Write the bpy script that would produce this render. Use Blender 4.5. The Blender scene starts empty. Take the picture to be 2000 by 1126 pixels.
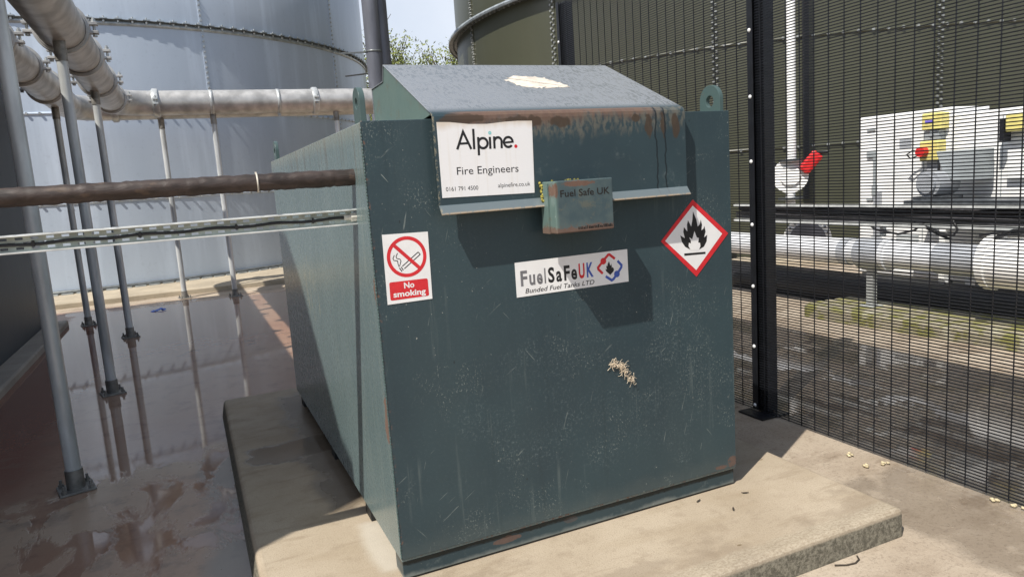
import bpy, bmesh, math, random
from mathutils import Vector, Matrix
R = math.radians
random.seed(7)
SC = bpy.context.scene
COL = SC.collection

# ------------------------------------------------------------------ camera
cam = bpy.data.cameras.new("camera")
cam.sensor_fit = 'HORIZONTAL'; cam.sensor_width = 36.0
cam.lens = 1404.7 / 2000 * 36.0
cam.clip_start = 0.05; cam.clip_end = 2000
camo = bpy.data.objects.new("camera", cam); COL.objects.link(camo)
yaw, pitch, roll = .4179, .1499, -.067
fwd = Vector((math.sin(yaw)*math.cos(pitch), math.cos(yaw)*math.cos(pitch), -math.sin(pitch)))
rgt = Vector((math.cos(yaw), -math.sin(yaw), 0)); up = rgt.cross(fwd)
r2 = math.cos(roll)*rgt + math.sin(roll)*up
u2 = -math.sin(roll)*rgt + math.cos(roll)*up
camo.matrix_world = Matrix(((r2.x, u2.x, -fwd.x, -.5764), (r2.y, u2.y, -fwd.y, -2.4602),
                            (r2.z, u2.z, -fwd.z, 1.45), (0, 0, 0, 1)))
SC.camera = camo

# ------------------------------------------------------------------ light
SUN_L = Vector((.63, .346, -1.0)).normalized()
elev = math.asin(-SUN_L.z)
world = bpy.data.worlds.new("World"); SC.world = world; world.use_nodes = True
wn = world.node_tree; bg = wn.nodes['Background']
sky = wn.nodes.new('ShaderNodeTexSky'); sky.sky_type = 'NISHITA'; sky.sun_disc = False
sky.sun_elevation = elev; sky.sun_rotation = math.atan2(-SUN_L.x, -SUN_L.y)
sky.air_density = 1.0; sky.dust_density = 1.2; sky.ozone_density = 1.0; sky.altitude = 50
bg.inputs[1].default_value = 0.107
def wnode(t, **k):
    n = wn.nodes.new(t)
    for a, b in k.items(): setattr(n, a, b)
    return n
# thin bright cloud veil, thickest towards the horizon
tc = wnode('ShaderNodeTexCoord'); sxyz = wnode('ShaderNodeSeparateXYZ'); wn.links.new(tc.outputs['Generated'], sxyz.inputs[0])
cn = wnode('ShaderNodeTexNoise'); wn.links.new(tc.outputs['Generated'], cn.inputs['Vector']); cn.inputs['Scale'].default_value = 2.6; cn.inputs['Detail'].default_value = 7
mr = wnode('ShaderNodeMapRange', interpolation_type='SMOOTHSTEP'); wn.links.new(sxyz.outputs[2], mr.inputs[0])
for i, v in ((1, .06), (2, .85), (3, .96), (4, .34)): mr.inputs[i].default_value = v
mr2 = wnode('ShaderNodeMapRange', interpolation_type='SMOOTHSTEP'); wn.links.new(cn.outputs['Fac'], mr2.inputs[0])
for i, v in ((1, .35), (2, .65), (3, .75), (4, 1.05)): mr2.inputs[i].default_value = v
mu = wnode('ShaderNodeMath', operation='MULTIPLY', use_clamp=True); wn.links.new(mr.outputs[0], mu.inputs[0]); wn.links.new(mr2.outputs[0], mu.inputs[1])
wm = wnode('ShaderNodeMix', data_type='RGBA'); mr3 = wnode('ShaderNodeMapRange', interpolation_type='SMOOTHSTEP'); wn.links.new(sxyz.outputs[1], mr3.inputs[0])
for i, v in ((1, -.75), (2, .15), (3, .25), (4, 1.0)): mr3.inputs[i].default_value = v   # veil made up for light: thinner behind the viewer, keeping the tank front darker
mu2 = wnode('ShaderNodeMath', operation='MULTIPLY', use_clamp=True); wn.links.new(mu.outputs[0], mu2.inputs[0]); wn.links.new(mr3.outputs[0], mu2.inputs[1])
wn.links.new(mu2.outputs[0], wm.inputs[0]); wn.links.new(sky.outputs[0], wm.inputs[6])
wm.inputs[7].default_value = (7.0, 7.5, 8.4, 1)
wn.links.new(wm.outputs[2], bg.inputs[0])
sun = bpy.data.lights.new("sun", 'SUN'); sun.energy = 5.0; sun.angle = R(0.53); sun.color = (1.0, .95, .87)
suno = bpy.data.objects.new("sun", sun); COL.objects.link(suno)
suno.rotation_euler = SUN_L.to_track_quat('-Z', 'Y').to_euler(); suno.location = (-6, -4, 12)
SC.view_settings.view_transform = 'Standard'; SC.view_settings.look = 'None'
SC.view_settings.exposure = 0.2; SC.view_settings.gamma = 1.0
SC.cycles.max_bounces = 8
SC.render.film_transparent = False

# ------------------------------------------------------------------ materials
class NT:
    def __init__(s, name):
        s.m = bpy.data.materials.new(name); s.m.use_nodes = True
        s.t = s.m.node_tree; s.b = s.t.nodes['Principled BSDF']
        s.pos = s.t.nodes.new('ShaderNodeNewGeometry').outputs['Position']
        sp = s.t.nodes.new('ShaderNodeSeparateXYZ'); s.t.links.new(s.pos, sp.inputs[0])
        s.x, s.y, s.z = sp.outputs[0], sp.outputs[1], sp.outputs[2]
    def put(s, inp, v):
        if isinstance(v, bpy.types.NodeSocket): s.t.links.new(v, inp)
        elif isinstance(v, tuple) and len(v) == 3 and inp.type == 'RGBA': inp.default_value = (*v, 1)
        else: inp.default_value = v
    def set(s, **k):
        for n, v in k.items():
            s.put(s.b.inputs[n.replace('_', ' ')], v)
        return s
    def math(s, op, a, b=0.0, clamp=False):
        n = s.t.nodes.new('ShaderNodeMath'); n.operation = op; n.use_clamp = clamp
        s.put(n.inputs[0], a); s.put(n.inputs[1], b); return n.outputs[0]
    def mul(s, a, b): return s.math('MULTIPLY', a, b)
    def add(s, a, b): return s.math('ADD', a, b)
    def mx(s, a, b): return s.math('MAXIMUM', a, b)
    def mix(s, f, a, b):
        n = s.t.nodes.new('ShaderNodeMix'); n.data_type = 'RGBA'
        s.put(n.inputs[0], f); s.put(n.inputs[6], a); s.put(n.inputs[7], b); return n.outputs[2]
    def mixf(s, f, a, b):
        n = s.t.nodes.new('ShaderNodeMix'); n.data_type = 'FLOAT'
        s.put(n.inputs[0], f); s.put(n.inputs[2], a); s.put(n.inputs[3], b); return n.outputs[0]
    def step(s, v, a, b, o0=0.0, o1=1.0):
        n = s.t.nodes.new('ShaderNodeMapRange'); n.interpolation_type = 'SMOOTHSTEP'
        s.put(n.inputs[0], v); s.put(n.inputs[1], a); s.put(n.inputs[2], b); s.put(n.inputs[3], o0); s.put(n.inputs[4], o1)
        return n.outputs[0]
    def vec(s, sc=(1, 1, 1), off=(0, 0, 0)):
        n = s.t.nodes.new('ShaderNodeMapping'); s.t.links.new(s.pos, n.inputs[0])
        n.inputs[1].default_value = off; n.inputs[3].default_value = sc; return n.outputs[0]
    def noise(s, scale, sc=(1, 1, 1), off=(0, 0, 0), detail=4, rough=.55, dist=0.0):
        n = s.t.nodes.new('ShaderNodeTexNoise'); s.t.links.new(s.vec(sc, off), n.inputs['Vector'])
        n.inputs['Scale'].default_value = scale; n.inputs['Detail'].default_value = detail
        n.inputs['Roughness'].default_value = rough; n.inputs['Distortion'].default_value = dist
        return n.outputs['Fac']
    def voro(s, scale, sc=(1, 1, 1), off=(0, 0, 0), feat='F1'):
        n = s.t.nodes.new('ShaderNodeTexVoronoi'); n.feature = feat
        s.t.links.new(s.vec(sc, off), n.inputs['Vector']); n.inputs['Scale'].default_value = scale
        return n.outputs['Distance'], (n.outputs['Color'] if feat == 'F1' else None)
    def specks(s, scale, size, keep, sc=(1, 1, 1), off=(0, 0, 0)):
        d, c = s.voro(scale, sc, off)
        sp = s.t.nodes.new('ShaderNodeSeparateColor'); s.t.links.new(c, sp.inputs[0])
        k = s.math('GREATER_THAN', sp.outputs[0], 1-keep)
        sz = s.mul(sp.outputs[1], size)
        return s.mul(k, s.math('LESS_THAN', d, sz))
    def spot(s, a, b, ca, cb, ra, rb, nz):
        da = s.math('DIVIDE', s.math('SUBTRACT', a, ca), ra); db = s.math('DIVIDE', s.math('SUBTRACT', b, cb), rb)
        d = s.math('SQRT', s.add(s.mul(da, da), s.mul(db, db)))
        d = s.add(d, s.mul(s.math('SUBTRACT', nz, .5), 2.2))
        return s.step(d, .75, 1.05, 1, 0)
    def box2(s, a, b, a0, a1, b0, b1, soft=.1, wob=None):
        if wob is not None: a = s.add(a, wob); b = s.add(b, wob)
        return s.mul(s.mul(s.step(a, a0-soft, a0+soft), s.step(a, a1-soft, a1+soft, 1, 0)),
                     s.mul(s.step(b, b0-soft, b0+soft), s.step(b, b1-soft, b1+soft, 1, 0)))
    def bump(s, h, strength=.3, dist=.01):
        n = s.t.nodes.new('ShaderNodeBump'); n.inputs['Strength'].default_value = strength
        n.inputs['Distance'].default_value = dist; s.t.links.new(h, n.inputs['Height'])
        s.t.links.new(n.outputs[0], s.b.inputs['Normal']); return s

def simple(name, col, rough=.5, metal=0.0, var=.25, scale=6, spec=.5, bumps=0, sc=(1, 1, 1)):
    m = NT(name); n = m.noise(scale, sc=sc, detail=6)
    lo = tuple(c*(1-var) for c in col); hi = tuple(min(1, c*(1+var)) for c in col)
    m.set(Base_Color=m.mix(m.step(n, .3, .7), lo, hi), Metallic=metal, Specular_IOR_Level=spec)
    n2 = m.noise(scale*5, sc=sc, detail=3)
    m.set(Roughness=m.mixf(n2, max(0, rough-.1), min(1, rough+.1)))
    if bumps: m.bump(n2, bumps, .01)
    return m.m

TEAL = (.031, .051, .061)
def tank_paint(kind):
    m = NT('teal_tank_paint_'+kind)
    n1 = m.noise(2.2, detail=5); n2 = m.noise(34, detail=6, rough=.7); n3 = m.noise(9, detail=5, rough=.65)
    rustn = m.noise(55, detail=7, rough=.75)
    col = m.mix(m.step(n1, .3, .75), TEAL, (.037, .064, .074))
    rough = m.mixf(n2, .26, .42)
    dust = m.mul(m.step(n2, .52, .74), m.step(n3, .42, .68))
    rust = None
    grain = m.noise(85, detail=5, rough=.8)
    def rustmask(region, lo=.47, hi=.56): return m.mul(region, m.step(m.add(rustn, m.mul(m.math('SUBTRACT', region, .6), .35)), lo, hi))
    if kind == 'front':
        zone = m.spot(m.x, m.z, 1.05, .62, .8, .42, m.noise(3, detail=3))
        blot = m.step(m.noise(4.5, detail=6, rough=.7, off=(2, 0, 5)), .4, .68)
        col = m.mix(m.mul(m.step(m.noise(1.3, sc=(2.2, 1, .5), detail=4, off=(6, 0, 0)), .42, .7), .4), col, (.047, .072, .079))
        fine = m.mul(m.step(grain, .50, .66), m.add(.10, m.mul(m.mul(zone, blot), .75)))
        col = m.mix(m.mul(fine, .6), col, (.19, .24, .245))
        fuzz = m.mul(m.step(m.noise(130, sc=(1, 1, .7), detail=3, rough=.8), .56, .66), m.step(m.noise(5.5, off=(3, 1, 2), detail=5, rough=.6), .52, .64))
        col = m.mix(m.mul(fuzz, .5), col, (.36, .40, .36))
        stre = m.mul(m.step(m.noise(1, sc=(34, 1, 1.3), detail=5, rough=.65), .55, .72), m.step(m.noise(3, detail=3, off=(0, 0, 8)), .45, .62))
        col = m.mix(m.mul(stre, .2), col, (.24, .28, .26))
        strd = m.mul(m.step(m.noise(1, sc=(26, 1, .9), off=(4, 0, 2), detail=5, rough=.65), .56, .7), .35)
        col = m.mix(strd, col, (.026, .042, .048))
        clus = m.step(m.noise(2.4, detail=4, off=(8, 0, 3)), .45, .6)
        sp = m.mx(m.mul(m.specks(17, .06, .16), clus), m.mul(m.step(m.noise(75, sc=(1, 1, .8), detail=2, off=(3, 0, 1)), .69, .73), m.step(m.noise(2.1, detail=5, rough=.65, off=(1, 0, 9)), .5, .62)))
        col = m.mix(m.mul(sp, .65), col, (.50, .50, .44))
        dsp = m.specks(38, .1, .1, sc=(1, 1, .45), off=(7, 2, 4))
        col = m.mix(m.mul(dsp, .7), col, (.02, .025, .028))
        for an, of in ((.6, 1), (-.9, 5), (1.3, 9)):   # short hair scratches at several angles
            u = m.add(m.mul(m.x, math.cos(an)), m.mul(m.z, math.sin(an))); v = m.add(m.mul(m.x, -math.sin(an)), m.mul(m.z, math.cos(an)))
            n_ = m.t.nodes.new('ShaderNodeCombineXYZ'); m.put(n_.inputs[0], m.mul(u, 3.5)); m.put(n_.inputs[2], m.mul(v, 60)); n_.inputs[1].default_value = of
            q_ = m.t.nodes.new('ShaderNodeTexNoise'); m.t.links.new(n_.outputs[0], q_.inputs['Vector']); q_.inputs['Scale'].default_value = 1.6; q_.inputs['Detail'].default_value = 2
            col = m.mix(m.mul(m.mul(m.step(q_.outputs['Fac'], .735, .75), blot), .5), col, (.34, .38, .35))
        lowd = m.mul(m.step(m.add(m.z, m.mul(m.math('SUBTRACT', n3, .5), .12)), .18, .09), .16)
        col = m.mix(lowd, col, (.15, .165, .145))
        rust = m.mul(m.mx(rustmask(m.spot(m.x, m.z, 1.552, .12, .032, .03, n3), .5, .6), rustmask(m.spot(m.x, m.z, 1.49, .104, .04, .012, n3), .5, .6)), .8)
        edge = m.mul(m.step(m.x, .014, .004, 0, 1), m.step(rustn, .53, .62))
        rust = m.mx(rust, edge)
        rust = m.mx(rust, m.mul(m.step(m.z, .10, .094), m.step(rustn, .60, .68)))
    elif kind == 'side':
        col = m.mix(.75, col, (.135, .195, .20))
        col = m.mix(m.mul(m.step(n1, .35, .65), .35), col, (.165, .22, .22))
        st = m.noise(1, sc=(1, 26, 1.1), detail=6, rough=.65)
        col = m.mix(m.mul(m.step(st, .5, .72), .28), col, (.24, .28, .25))
        col = m.mix(m.mul(m.step(grain, .48, .68), .3), col, (.30, .34, .30))
        topst = m.mul(m.step(m.z, 1.36, 1.66), m.step(m.noise(1, sc=(1, 26, 1.4), off=(0, 4, 0), detail=5), .5, .66))
        col = m.mix(m.mul(topst, .65), col, (.09, .07, .04))
        col = m.mix(m.mul(m.step(m.z, 1.6, 1.675), .35), col, (.34, .34, .26))
        sp = m.specks(30, .09, .1)
        col = m.mix(m.mul(sp, .5), col, (.5, .5, .42))
        rub = m.mul(m.spot(m.y, m.z, 1.55, .92, .28, .17, m.noise(5, sc=(1, 5, 1))), m.step(m.noise(1, sc=(1, 40, 4), off=(0, 9, 3)), .56, .64))
        col = m.mix(m.mul(rub, .7), col, (.5, .44, .27))
        rust = m.mx(rustmask(m.spot(m.y, m.z, .03, .62, .035, .1, n3)), m.mul(m.step(m.y, .02, .004, 0, 1), m.step(rustn, .5, .6)))
        rust = m.mx(rust, m.spot(m.y, m.z, .012, 1.1, .03, .05, rustn))
        rough = m.mixf(n2, .2, .36)
    elif kind == 'flap':
        col = m.mix(m.mul(dust, .25), col, (.25, .29, .28))
        sp = m.specks(30, .08, .08)
        col = m.mix(m.mul(sp, .7), col, (.55, .55, .48))
        band = m.add(m.add(m.z, m.mul(m.math('SUBTRACT', m.noise(1, sc=(24, 1, 3), detail=7, rough=.75), .5), .15)), m.mul(m.math('SUBTRACT', m.noise(3.2, detail=3), .5), .16))
        pale = m.mul(m.step(band, 1.585, 1.64), m.step(m.x, .34, .5))
        col = m.mix(m.mul(m.mul(pale, m.step(m.noise(60, sc=(1, 1, .5), detail=4), .38, .6)), .5), col, (.19, .17, .13))
        rst = m.mul(m.step(band, 1.64, 1.69), m.mul(m.step(m.x, .28, .36), m.step(m.x, 1.1, 1.24, 1, 0)))
        col = m.mix(m.mul(rst, .8), col, (.155, .092, .064))
        drip = None
        for cx, cz, rx, rz in ((.36, 1.672, .1, .017), (.63, 1.655, .04, .022), (.735, 1.652, .045, .028), (.55, 1.66, .07, .016), (1.075, 1.653, .024, .016), (1.13, 1.625, .017, .045), (1.2, 1.63, .014, .05), (1.26, 1.625, .018, .05)):
            d = m.spot(m.x, m.z, cx, cz, rx, rz, m.noise(22, off=(cx, cz, 0), detail=3))
            drip = d if drip is None else m.mx(drip, d)
        col = m.mix(m.mul(drip, .85), col, (.062, .042, .028))
        # wet runs
        for cx, z0 in ((1.165, 1.36), (1.208, 1.36)):
            w = m.mul(m.math('SUBTRACT', m.noise(14, sc=(0, 0, 1), off=(cx*9, 0, 0), detail=2), .5), .035)
            dd = m.math('ABSOLUTE', m.math('SUBTRACT', m.add(m.x, w), cx))
            ln = m.mul(m.step(dd, .0028, .0045, 1, 0), m.step(m.z, 1.30, z0+.02))
            col = m.mix(m.mul(ln, .85), col, (.012, .018, .022))
        col = m.mix(m.mul(m.math('LESS_THAN', m.z, 1.3755), .55), col, (.2, .235, .25))
        edge = m.mul(m.step(m.z, 1.352, 1.346), m.step(rustn, .4, .5))
        col = m.mix(m.mul(edge, .8), col, (.33, .25, .17))
        ed2 = m.mul(m.step(m.x, .247, .241), m.step(rustn, .46, .56))
        col = m.mix(m.mul(ed2, .7), col, (.3, .27, .19))
    elif kind == 'hood':
        wet = m.noise(1, sc=(70, 26, 26), detail=5, rough=.65, dist=.6)
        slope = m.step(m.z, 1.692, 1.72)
        drop = m.mul(m.step(wet, .50, .56), slope)
        pat = m.step(m.noise(3.5, detail=4), .38, .62)
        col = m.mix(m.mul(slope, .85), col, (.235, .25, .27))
        col = m.mix(m.mul(drop, m.add(.12, m.mul(pat, .6))), col, (.115, .13, .14))
        rough = m.mixf(drop, .36, .2)
        m.bump(wet, .12, .004)
    elif kind == 'box':
        col = m.mix(m.step(n3, .35, .62), (.055, .086, .098), (.085, .117, .118))
        col = m.mix(m.mul(m.step(m.x, .662, .648), .55), col, (.15, .23, .2))
        blotch = m.mul(m.step(m.noise(13, detail=6, rough=.7), .56, .64), .6)
        col = m.mix(blotch, col, (.13, .13, .1))
        sc_ = m.mul(m.step(m.noise(40, sc=(1, 1, .5), detail=5), .66, .7), m.spot(m.x, m.z, .7, 1.3, .06, .06, n3))
        col = m.mix(sc_, col, (.6, .62, .58))
        rust = m.mx(m.mul(m.step(m.add(m.z, m.mul(m.math('SUBTRACT', rustn, .5), .09)), 1.272, 1.258), .9),
                    m.mx(m.spot(m.x, m.z, .745, 1.42, .07, .012, rustn), m.spot(m.x, m.z, .65, 1.4, .008, .03, rustn)))
    elif kind == 'strip':
        col = m.mix(m.mul(dust, .3), col, (.25, .29, .28))
        up_ = m.add(m.z, m.mul(m.math('SUBTRACT', n3, .5), .05))
        col = m.mix(m.mul(m.step(up_, .03, .008), .6), col, (.24, .26, .24))
        sp = m.specks(40, .1, .15)
        col = m.mix(m.mul(sp, .7), col, (.55, .55, .48))
        rust = m.mx(rustmask(m.spot(m.x, m.z, .42, .047, .085, .014, n3)), m.mul(rustmask(m.spot(m.x, m.z, .72, .055, .03, .012, n3)), .4))
        rust = m.mul(rust, .75)
        col = m.mix(m.mul(m.step(m.add(m.z, m.mul(m.math('SUBTRACT', n2, .5), .03)), .056, .064), .85), col, (.012, .015, .013))  # overhanging front panel's shadow, put in as a dark upper band
    elif kind == 'eye':
        col = m.mix(.6, col, (.09, .14, .13)); rust = m.mul(m.step(rustn, .62, .7), .6)
    if rust is not None:
        col = m.mix(m.mul(rust, .92), col, m.mix(rustn, (.10, .055, .04), (.20, .118, .085)))
        rough = m.mixf(rust, rough, .8)
    m.set(Base_Color=col, Roughness=rough, Specular_IOR_Level=.5 if kind in ('hood', 'side') else .32)
    if kind != 'hood':
        m.bump(m.add(m.mul(m.noise(2.5, detail=2), 1.0), m.mul(n2, .06)), .16, .012)
    return m.m

def concrete(name, base, dark, rough=.85, moss=0.0):
    m = NT(name)
    n1 = m.noise(1.7, detail=6, rough=.6); n2 = m.noise(11, detail=8, rough=.7); n3 = m.noise(120, detail=3)
    c = m.mix(m.step(n1, .3, .7), tuple(v*.85 for v in base), tuple(v*1.1 for v in base))
    c = m.mix(m.mul(m.step(n2, .52, .72), .5), c, dark)
    c = m.mix(m.mul(m.step(n3, .55, .75), .3), c, tuple(v*.55 for v in base))
    if moss:
        mo = m.mul(m.step(m.noise(7, detail=6), .42, .6), moss)
        c = m.mix(mo, c, (.19, .185, .055))
        c = m.mix(m.mul(m.step(m.noise(4, off=(4, 2, 0), detail=5), .55, .66), .8), c, (.42, .40, .30))
    m.set(Base_Color=c, Roughness=rough, Specular_IOR_Level=.3)
    m.bump(m.add(m.mul(n2, .6), m.mul(n3, .4)), .5, .012)
    return m.m

def ground_mat():
    m = NT('wet_concrete_ground')
    n1 = m.noise(.9, detail=6, rough=.6); n2 = m.noise(6, detail=8, rough=.65); n3 = m.noise(70, detail=4, rough=.7)
    nbig = m.noise(.55, detail=5, off=(5, 2, 0))
    wob = m.mul(m.math('SUBTRACT', m.noise(1.6, detail=6, rough=.65, off=(1, 7, 0)), .5), .8)
    wobs = m.mul(m.math('SUBTRACT', m.noise(4.5, detail=6, rough=.65, off=(2, 3, 0)), .5), .22)
    dry = m.mix(m.step(n1, .3, .7), (.35, .285, .215), (.46, .39, .305))
    dry = m.mix(m.mul(m.step(m.noise(2.2, sc=(1, 2.4, 1), detail=6, rough=.6, off=(9, 0, 0)), .5, .66), .5), dry, (.25, .195, .14))
    dry = m.mix(m.mul(m.step(n2, .5, .72), .55), dry, (.3, .24, .18))
    dry = m.mix(m.mul(m.step(n3, .48, .7), .5), dry, (.17, .135, .1))
    dry = m.mix(m.mul(m.step(m.noise(260, detail=2), .6, .7), .4), dry, (.56, .5, .42))
    dry = m.mix(m.mul(m.step(m.noise(1.1, sc=(1, 2, 1), detail=7, rough=.7, off=(2, 9, 0)), .52, .6), .55), dry, (.17, .125, .085))
    dry = m.mix(m.mul(m.step(m.noise(80, detail=3, rough=.7, off=(4, 4, 0)), .63, .69), .6), dry, (.11, .085, .06))
    # left yard: brown, algae-stained
    left = m.mul(m.step(m.x, -.48, -.44, 1, 0), m.step(m.y, 10.0, 10.6, 1, 0))
    back = m.mul(m.step(m.y, 3.0, 3.2), m.step(m.y, 9.9, 10.5, 1, 0))
    yard = m.mx(left, m.mul(back, m.step(m.x, 3.5, 4.2, 1, 0)))
    yc = m.mix(m.step(nbig, .4, .6), (.47, .355, .255), (.41, .275, .19))
    yc = m.mix(m.mul(m.step(m.add(m.x, wobs), -1.35, -1.75), m.step(m.y, 1.5, 2.8)), yc, (.17, .06, .045))  # left side darker and redder, the wall's dark reflection put into the colour
    yc = m.mix(m.mul(m.step(n2, .5, .66), .6), yc, (.19, .14, .11))
    yc = m.mix(m.mul(m.step(n3, .55, .8), .4), yc, (.62, .53, .44))
    col = m.mix(yard, dry, yc)
    pale = m.box2(m.x, m.y, -.66, -.3, -2, 2.2, .06, wobs)
    col = m.mix(m.mul(pale, .8), col, (.25, .23, .20))
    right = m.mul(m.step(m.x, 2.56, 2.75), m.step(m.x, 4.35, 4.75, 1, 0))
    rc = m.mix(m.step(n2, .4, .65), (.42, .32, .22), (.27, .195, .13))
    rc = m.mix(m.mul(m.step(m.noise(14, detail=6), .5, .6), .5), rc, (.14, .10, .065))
    col = m.mix(m.mul(right, .85), col, rc)  # brown strip also carries the fence shadow's darkness in its colour
    # wetness
    pud = m.mul(m.mul(m.step(m.add(m.x, wobs), -2.3, -2.15), m.step(m.add(m.y, m.add(wobs, m.mul(m.x, -.35))), 2.60, 2.72)), m.step(m.add(m.y, wobs), 9.75, 9.95, 1, 0))
    pud = m.mul(pud, yard)
    patch = m.step(m.noise(2.3, sc=(1.5, .7, 1), detail=6, rough=.6, off=(3, 8, 0), dist=.4), .50, .56)
    pud2 = m.mul(m.mul(patch, left), m.step(m.y, -.6, .2))
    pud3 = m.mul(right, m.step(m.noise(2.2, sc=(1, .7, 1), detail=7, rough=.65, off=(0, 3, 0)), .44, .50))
    pud4 = m.mul(m.box2(m.x, m.y, 2.05, 2.75, -1.0, -.05, .05, wobs), m.step(m.noise(5, detail=5), .25, .5))
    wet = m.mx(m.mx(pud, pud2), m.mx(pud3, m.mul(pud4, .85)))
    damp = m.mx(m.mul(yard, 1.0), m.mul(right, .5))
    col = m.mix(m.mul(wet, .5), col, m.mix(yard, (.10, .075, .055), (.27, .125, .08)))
    rough = m.mixf(damp, .8, m.mixf(n2, .2, .42))
    rough = m.mixf(wet, rough, m.mixf(m.step(m.noise(3, sc=(1, .5, 1), detail=5), .4, .7), .015, .07))
    m.set(Base_Color=col, Roughness=rough, Specular_IOR_Level=m.mixf(wet, m.mixf(damp, .3, .5), .8))
    h = m.add(m.mul(n2, .55), m.mul(n3, .35))
    keep = m.mixf(wet, m.mixf(yard, 1.0, .3), .02)
    m.bump(m.mul(h, keep), .45, .015)
    return m.m

def plinth_mat():
    m = NT('plinth_concrete')
    n1 = m.noise(1.6, detail=6, rough=.6); n2 = m.noise(9, detail=8, rough=.65); n3 = m.noise(160, detail=3, rough=.7)
    col = m.mix(m.step(n1, .3, .7), (.35, .285, .205), (.43, .36, .27))
    col = m.mix(m.mul(m.step(m.noise(2.3, sc=(1, 3.2, 1), detail=5, off=(3, 3, 0)), .5, .68), .35), col, (.3, .235, .155))
    col = m.mix(m.mul(m.step(n3, .48, .72), .5), col, (.19, .15, .10))
    col = m.mix(m.mul(m.step(n2, .5, .68), .4), col, (.25, .195, .135))
    col = m.mix(m.mul(m.step(m.noise(300, detail=2), .6, .7), .4), col, (.58, .53, .44))
    pit = m.step(m.noise(95, detail=3, rough=.7, off=(4, 4, 0)), .64, .69)
    col = m.mix(m.mul(pit, .6), col, (.12, .095, .065))
    damp_ = m.step(m.noise(1.15, sc=(1, 1.5, 1), off=(7, 2, 0), detail=7, rough=.65), .56, .63)
    col = m.mix(m.mul(damp_, .38), col, (.2, .155, .11))
    run_ = m.mul(m.step(m.noise(1, sc=(1.2, 9, 1), off=(3, 1, 0), detail=6, rough=.65), .55, .68), .5)
    col = m.mix(run_, col, (.24, .185, .125))
    st = m.specks(9, .13, .2, sc=(1, 1.9, 1))
    col = m.mix(m.mul(m.mul(st, m.step(n2, .4, .6)), .75), col, (.14, .10, .05))
    edge = m.add(m.y, m.mul(m.math('SUBTRACT', n2, .5), .07))
    em = m.mul(m.step(edge, -.44, -.47), m.step(m.z, -.02, -.008))
    col = m.mix(m.mul(em, .36), col, m.mix(m.step(m.noise(110, sc=(.6, 1, 1), detail=6, rough=.75), .42, .6), (.46, .41, .32), (.2, .165, .115)))
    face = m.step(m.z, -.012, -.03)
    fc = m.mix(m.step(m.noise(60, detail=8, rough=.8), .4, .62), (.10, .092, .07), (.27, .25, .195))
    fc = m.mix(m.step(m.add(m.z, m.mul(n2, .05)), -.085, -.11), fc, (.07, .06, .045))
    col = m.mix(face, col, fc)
    wob = m.mul(m.math('SUBTRACT', m.noise(5, detail=5, off=(2, 0, 0)), .5), .28)
    pd = m.mx(m.box2(m.x, m.y, -.42, .2, 1.55, 1.86, .03, wob), m.mul(m.box2(m.x, m.y, -.12, .2, .75, 2.9, .05, wob), .8))
    col = m.mix(m.mul(pd, .75), col, (.055, .042, .03))
    lt = m.mul(m.box2(m.x, m.y, -.06, .12, .1, .55, .03, m.mul(wob, .3)), m.step(m.z, -.01, -.004))
    col = m.mix(m.mul(lt, .5), col, (.55, .52, .45))
    m.set(Base_Color=col, Roughness=m.mixf(pd, m.mixf(n2, .62, .9), .1), Specular_IOR_Level=.35)
    m.bump(m.mul(m.add(m.mul(n2, .6), m.mul(n3, .4)), m.mixf(pd, 1, .05)), .4, .01)
    return m.m

def silo_mat(name, a, b, rough, metal, cx, cy, stripes=.5, spec=.5):
    m = NT(name)
    n1 = m.noise(.7, sc=(1, 1, .35), detail=5); n2 = m.noise(1, sc=(3, 3, .25), detail=5); n3 = m.noise(14, detail=5)
    col = m.mix(m.step(n1, .3, .7), a, b)
    col = m.mix(m.mul(m.step(n2, .5, .75), stripes), col, tuple(min(1, v*1.35) for v in b))
    col = m.mix(m.mul(m.step(n3, .58, .7), .15), col, tuple(v*.6 for v in a))
    sp = m.specks(9, .035, .2)
    col = m.mix(m.mul(sp, .5), col, (.5, .5, .48))
    m.set(Base_Color=col, Roughness=m.mixf(n1, rough-.06, rough+.06), Metallic=metal, Specular_IOR_Level=spec)
    m.bump(m.noise(.8, sc=(1, 1, .6), detail=3), .07, .1)
    return m.m

M = {}
for k in ('front', 'side', 'flap', 'hood', 'box', 'strip', 'eye'): M[k] = tank_paint(k)
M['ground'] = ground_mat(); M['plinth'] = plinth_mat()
M['kerb'] = concrete('kerb_concrete', (.33, .30, .26), (.16, .13, .11))
M['slab'] = concrete('slab_concrete', (.42, .36, .27), (.2, .15, .11))
M['mossy'] = concrete('mossy_concrete', (.30, .27, .2), (.13, .11, .07), moss=.95)
M['silo_blue'] = silo_mat('blue_grey_silo_steel', (.44, .51, .60), (.51, .58, .67), .32, .1, 0, 0)
M['silo_olive'] = silo_mat('olive_silo_steel', (.056, .058, .036), (.066, .068, .043), .38, .0, 0, 0, .12)
M['wall_steel'] = silo_mat('dark_steel_wall', (.04, .049, .06), (.05, .06, .072), .5, .05, 0, 0, .2, .2)
M['galv'] = simple('galvanised_steel', (.48, .50, .50), .42, .4, .22, 9)
M['galv_pole'] = simple('galvanised_pole_steel', (.52, .54, .54), .34, .12, .25, 8, sc=(1, 1, .25))
M['galv_pipe'] = simple('galvanised_pipe_steel', (.46, .455, .44), .40, .35, .25, 5, bumps=.06)
M['galv_dark'] = simple('dull_galvanised_fitting', (.24, .23, .21), .5, .3, .35, 14)
M['bright'] = simple('sunlit_zinc_edges', (.72, .75, .74), .35, .35, .2, 10)  # sunlight on tray and rail edges put into a lighter zinc colour
M['traybase'] = simple('dull_zinc_tray', (.36, .40, .36), .4, .3, .25, 12)
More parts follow.
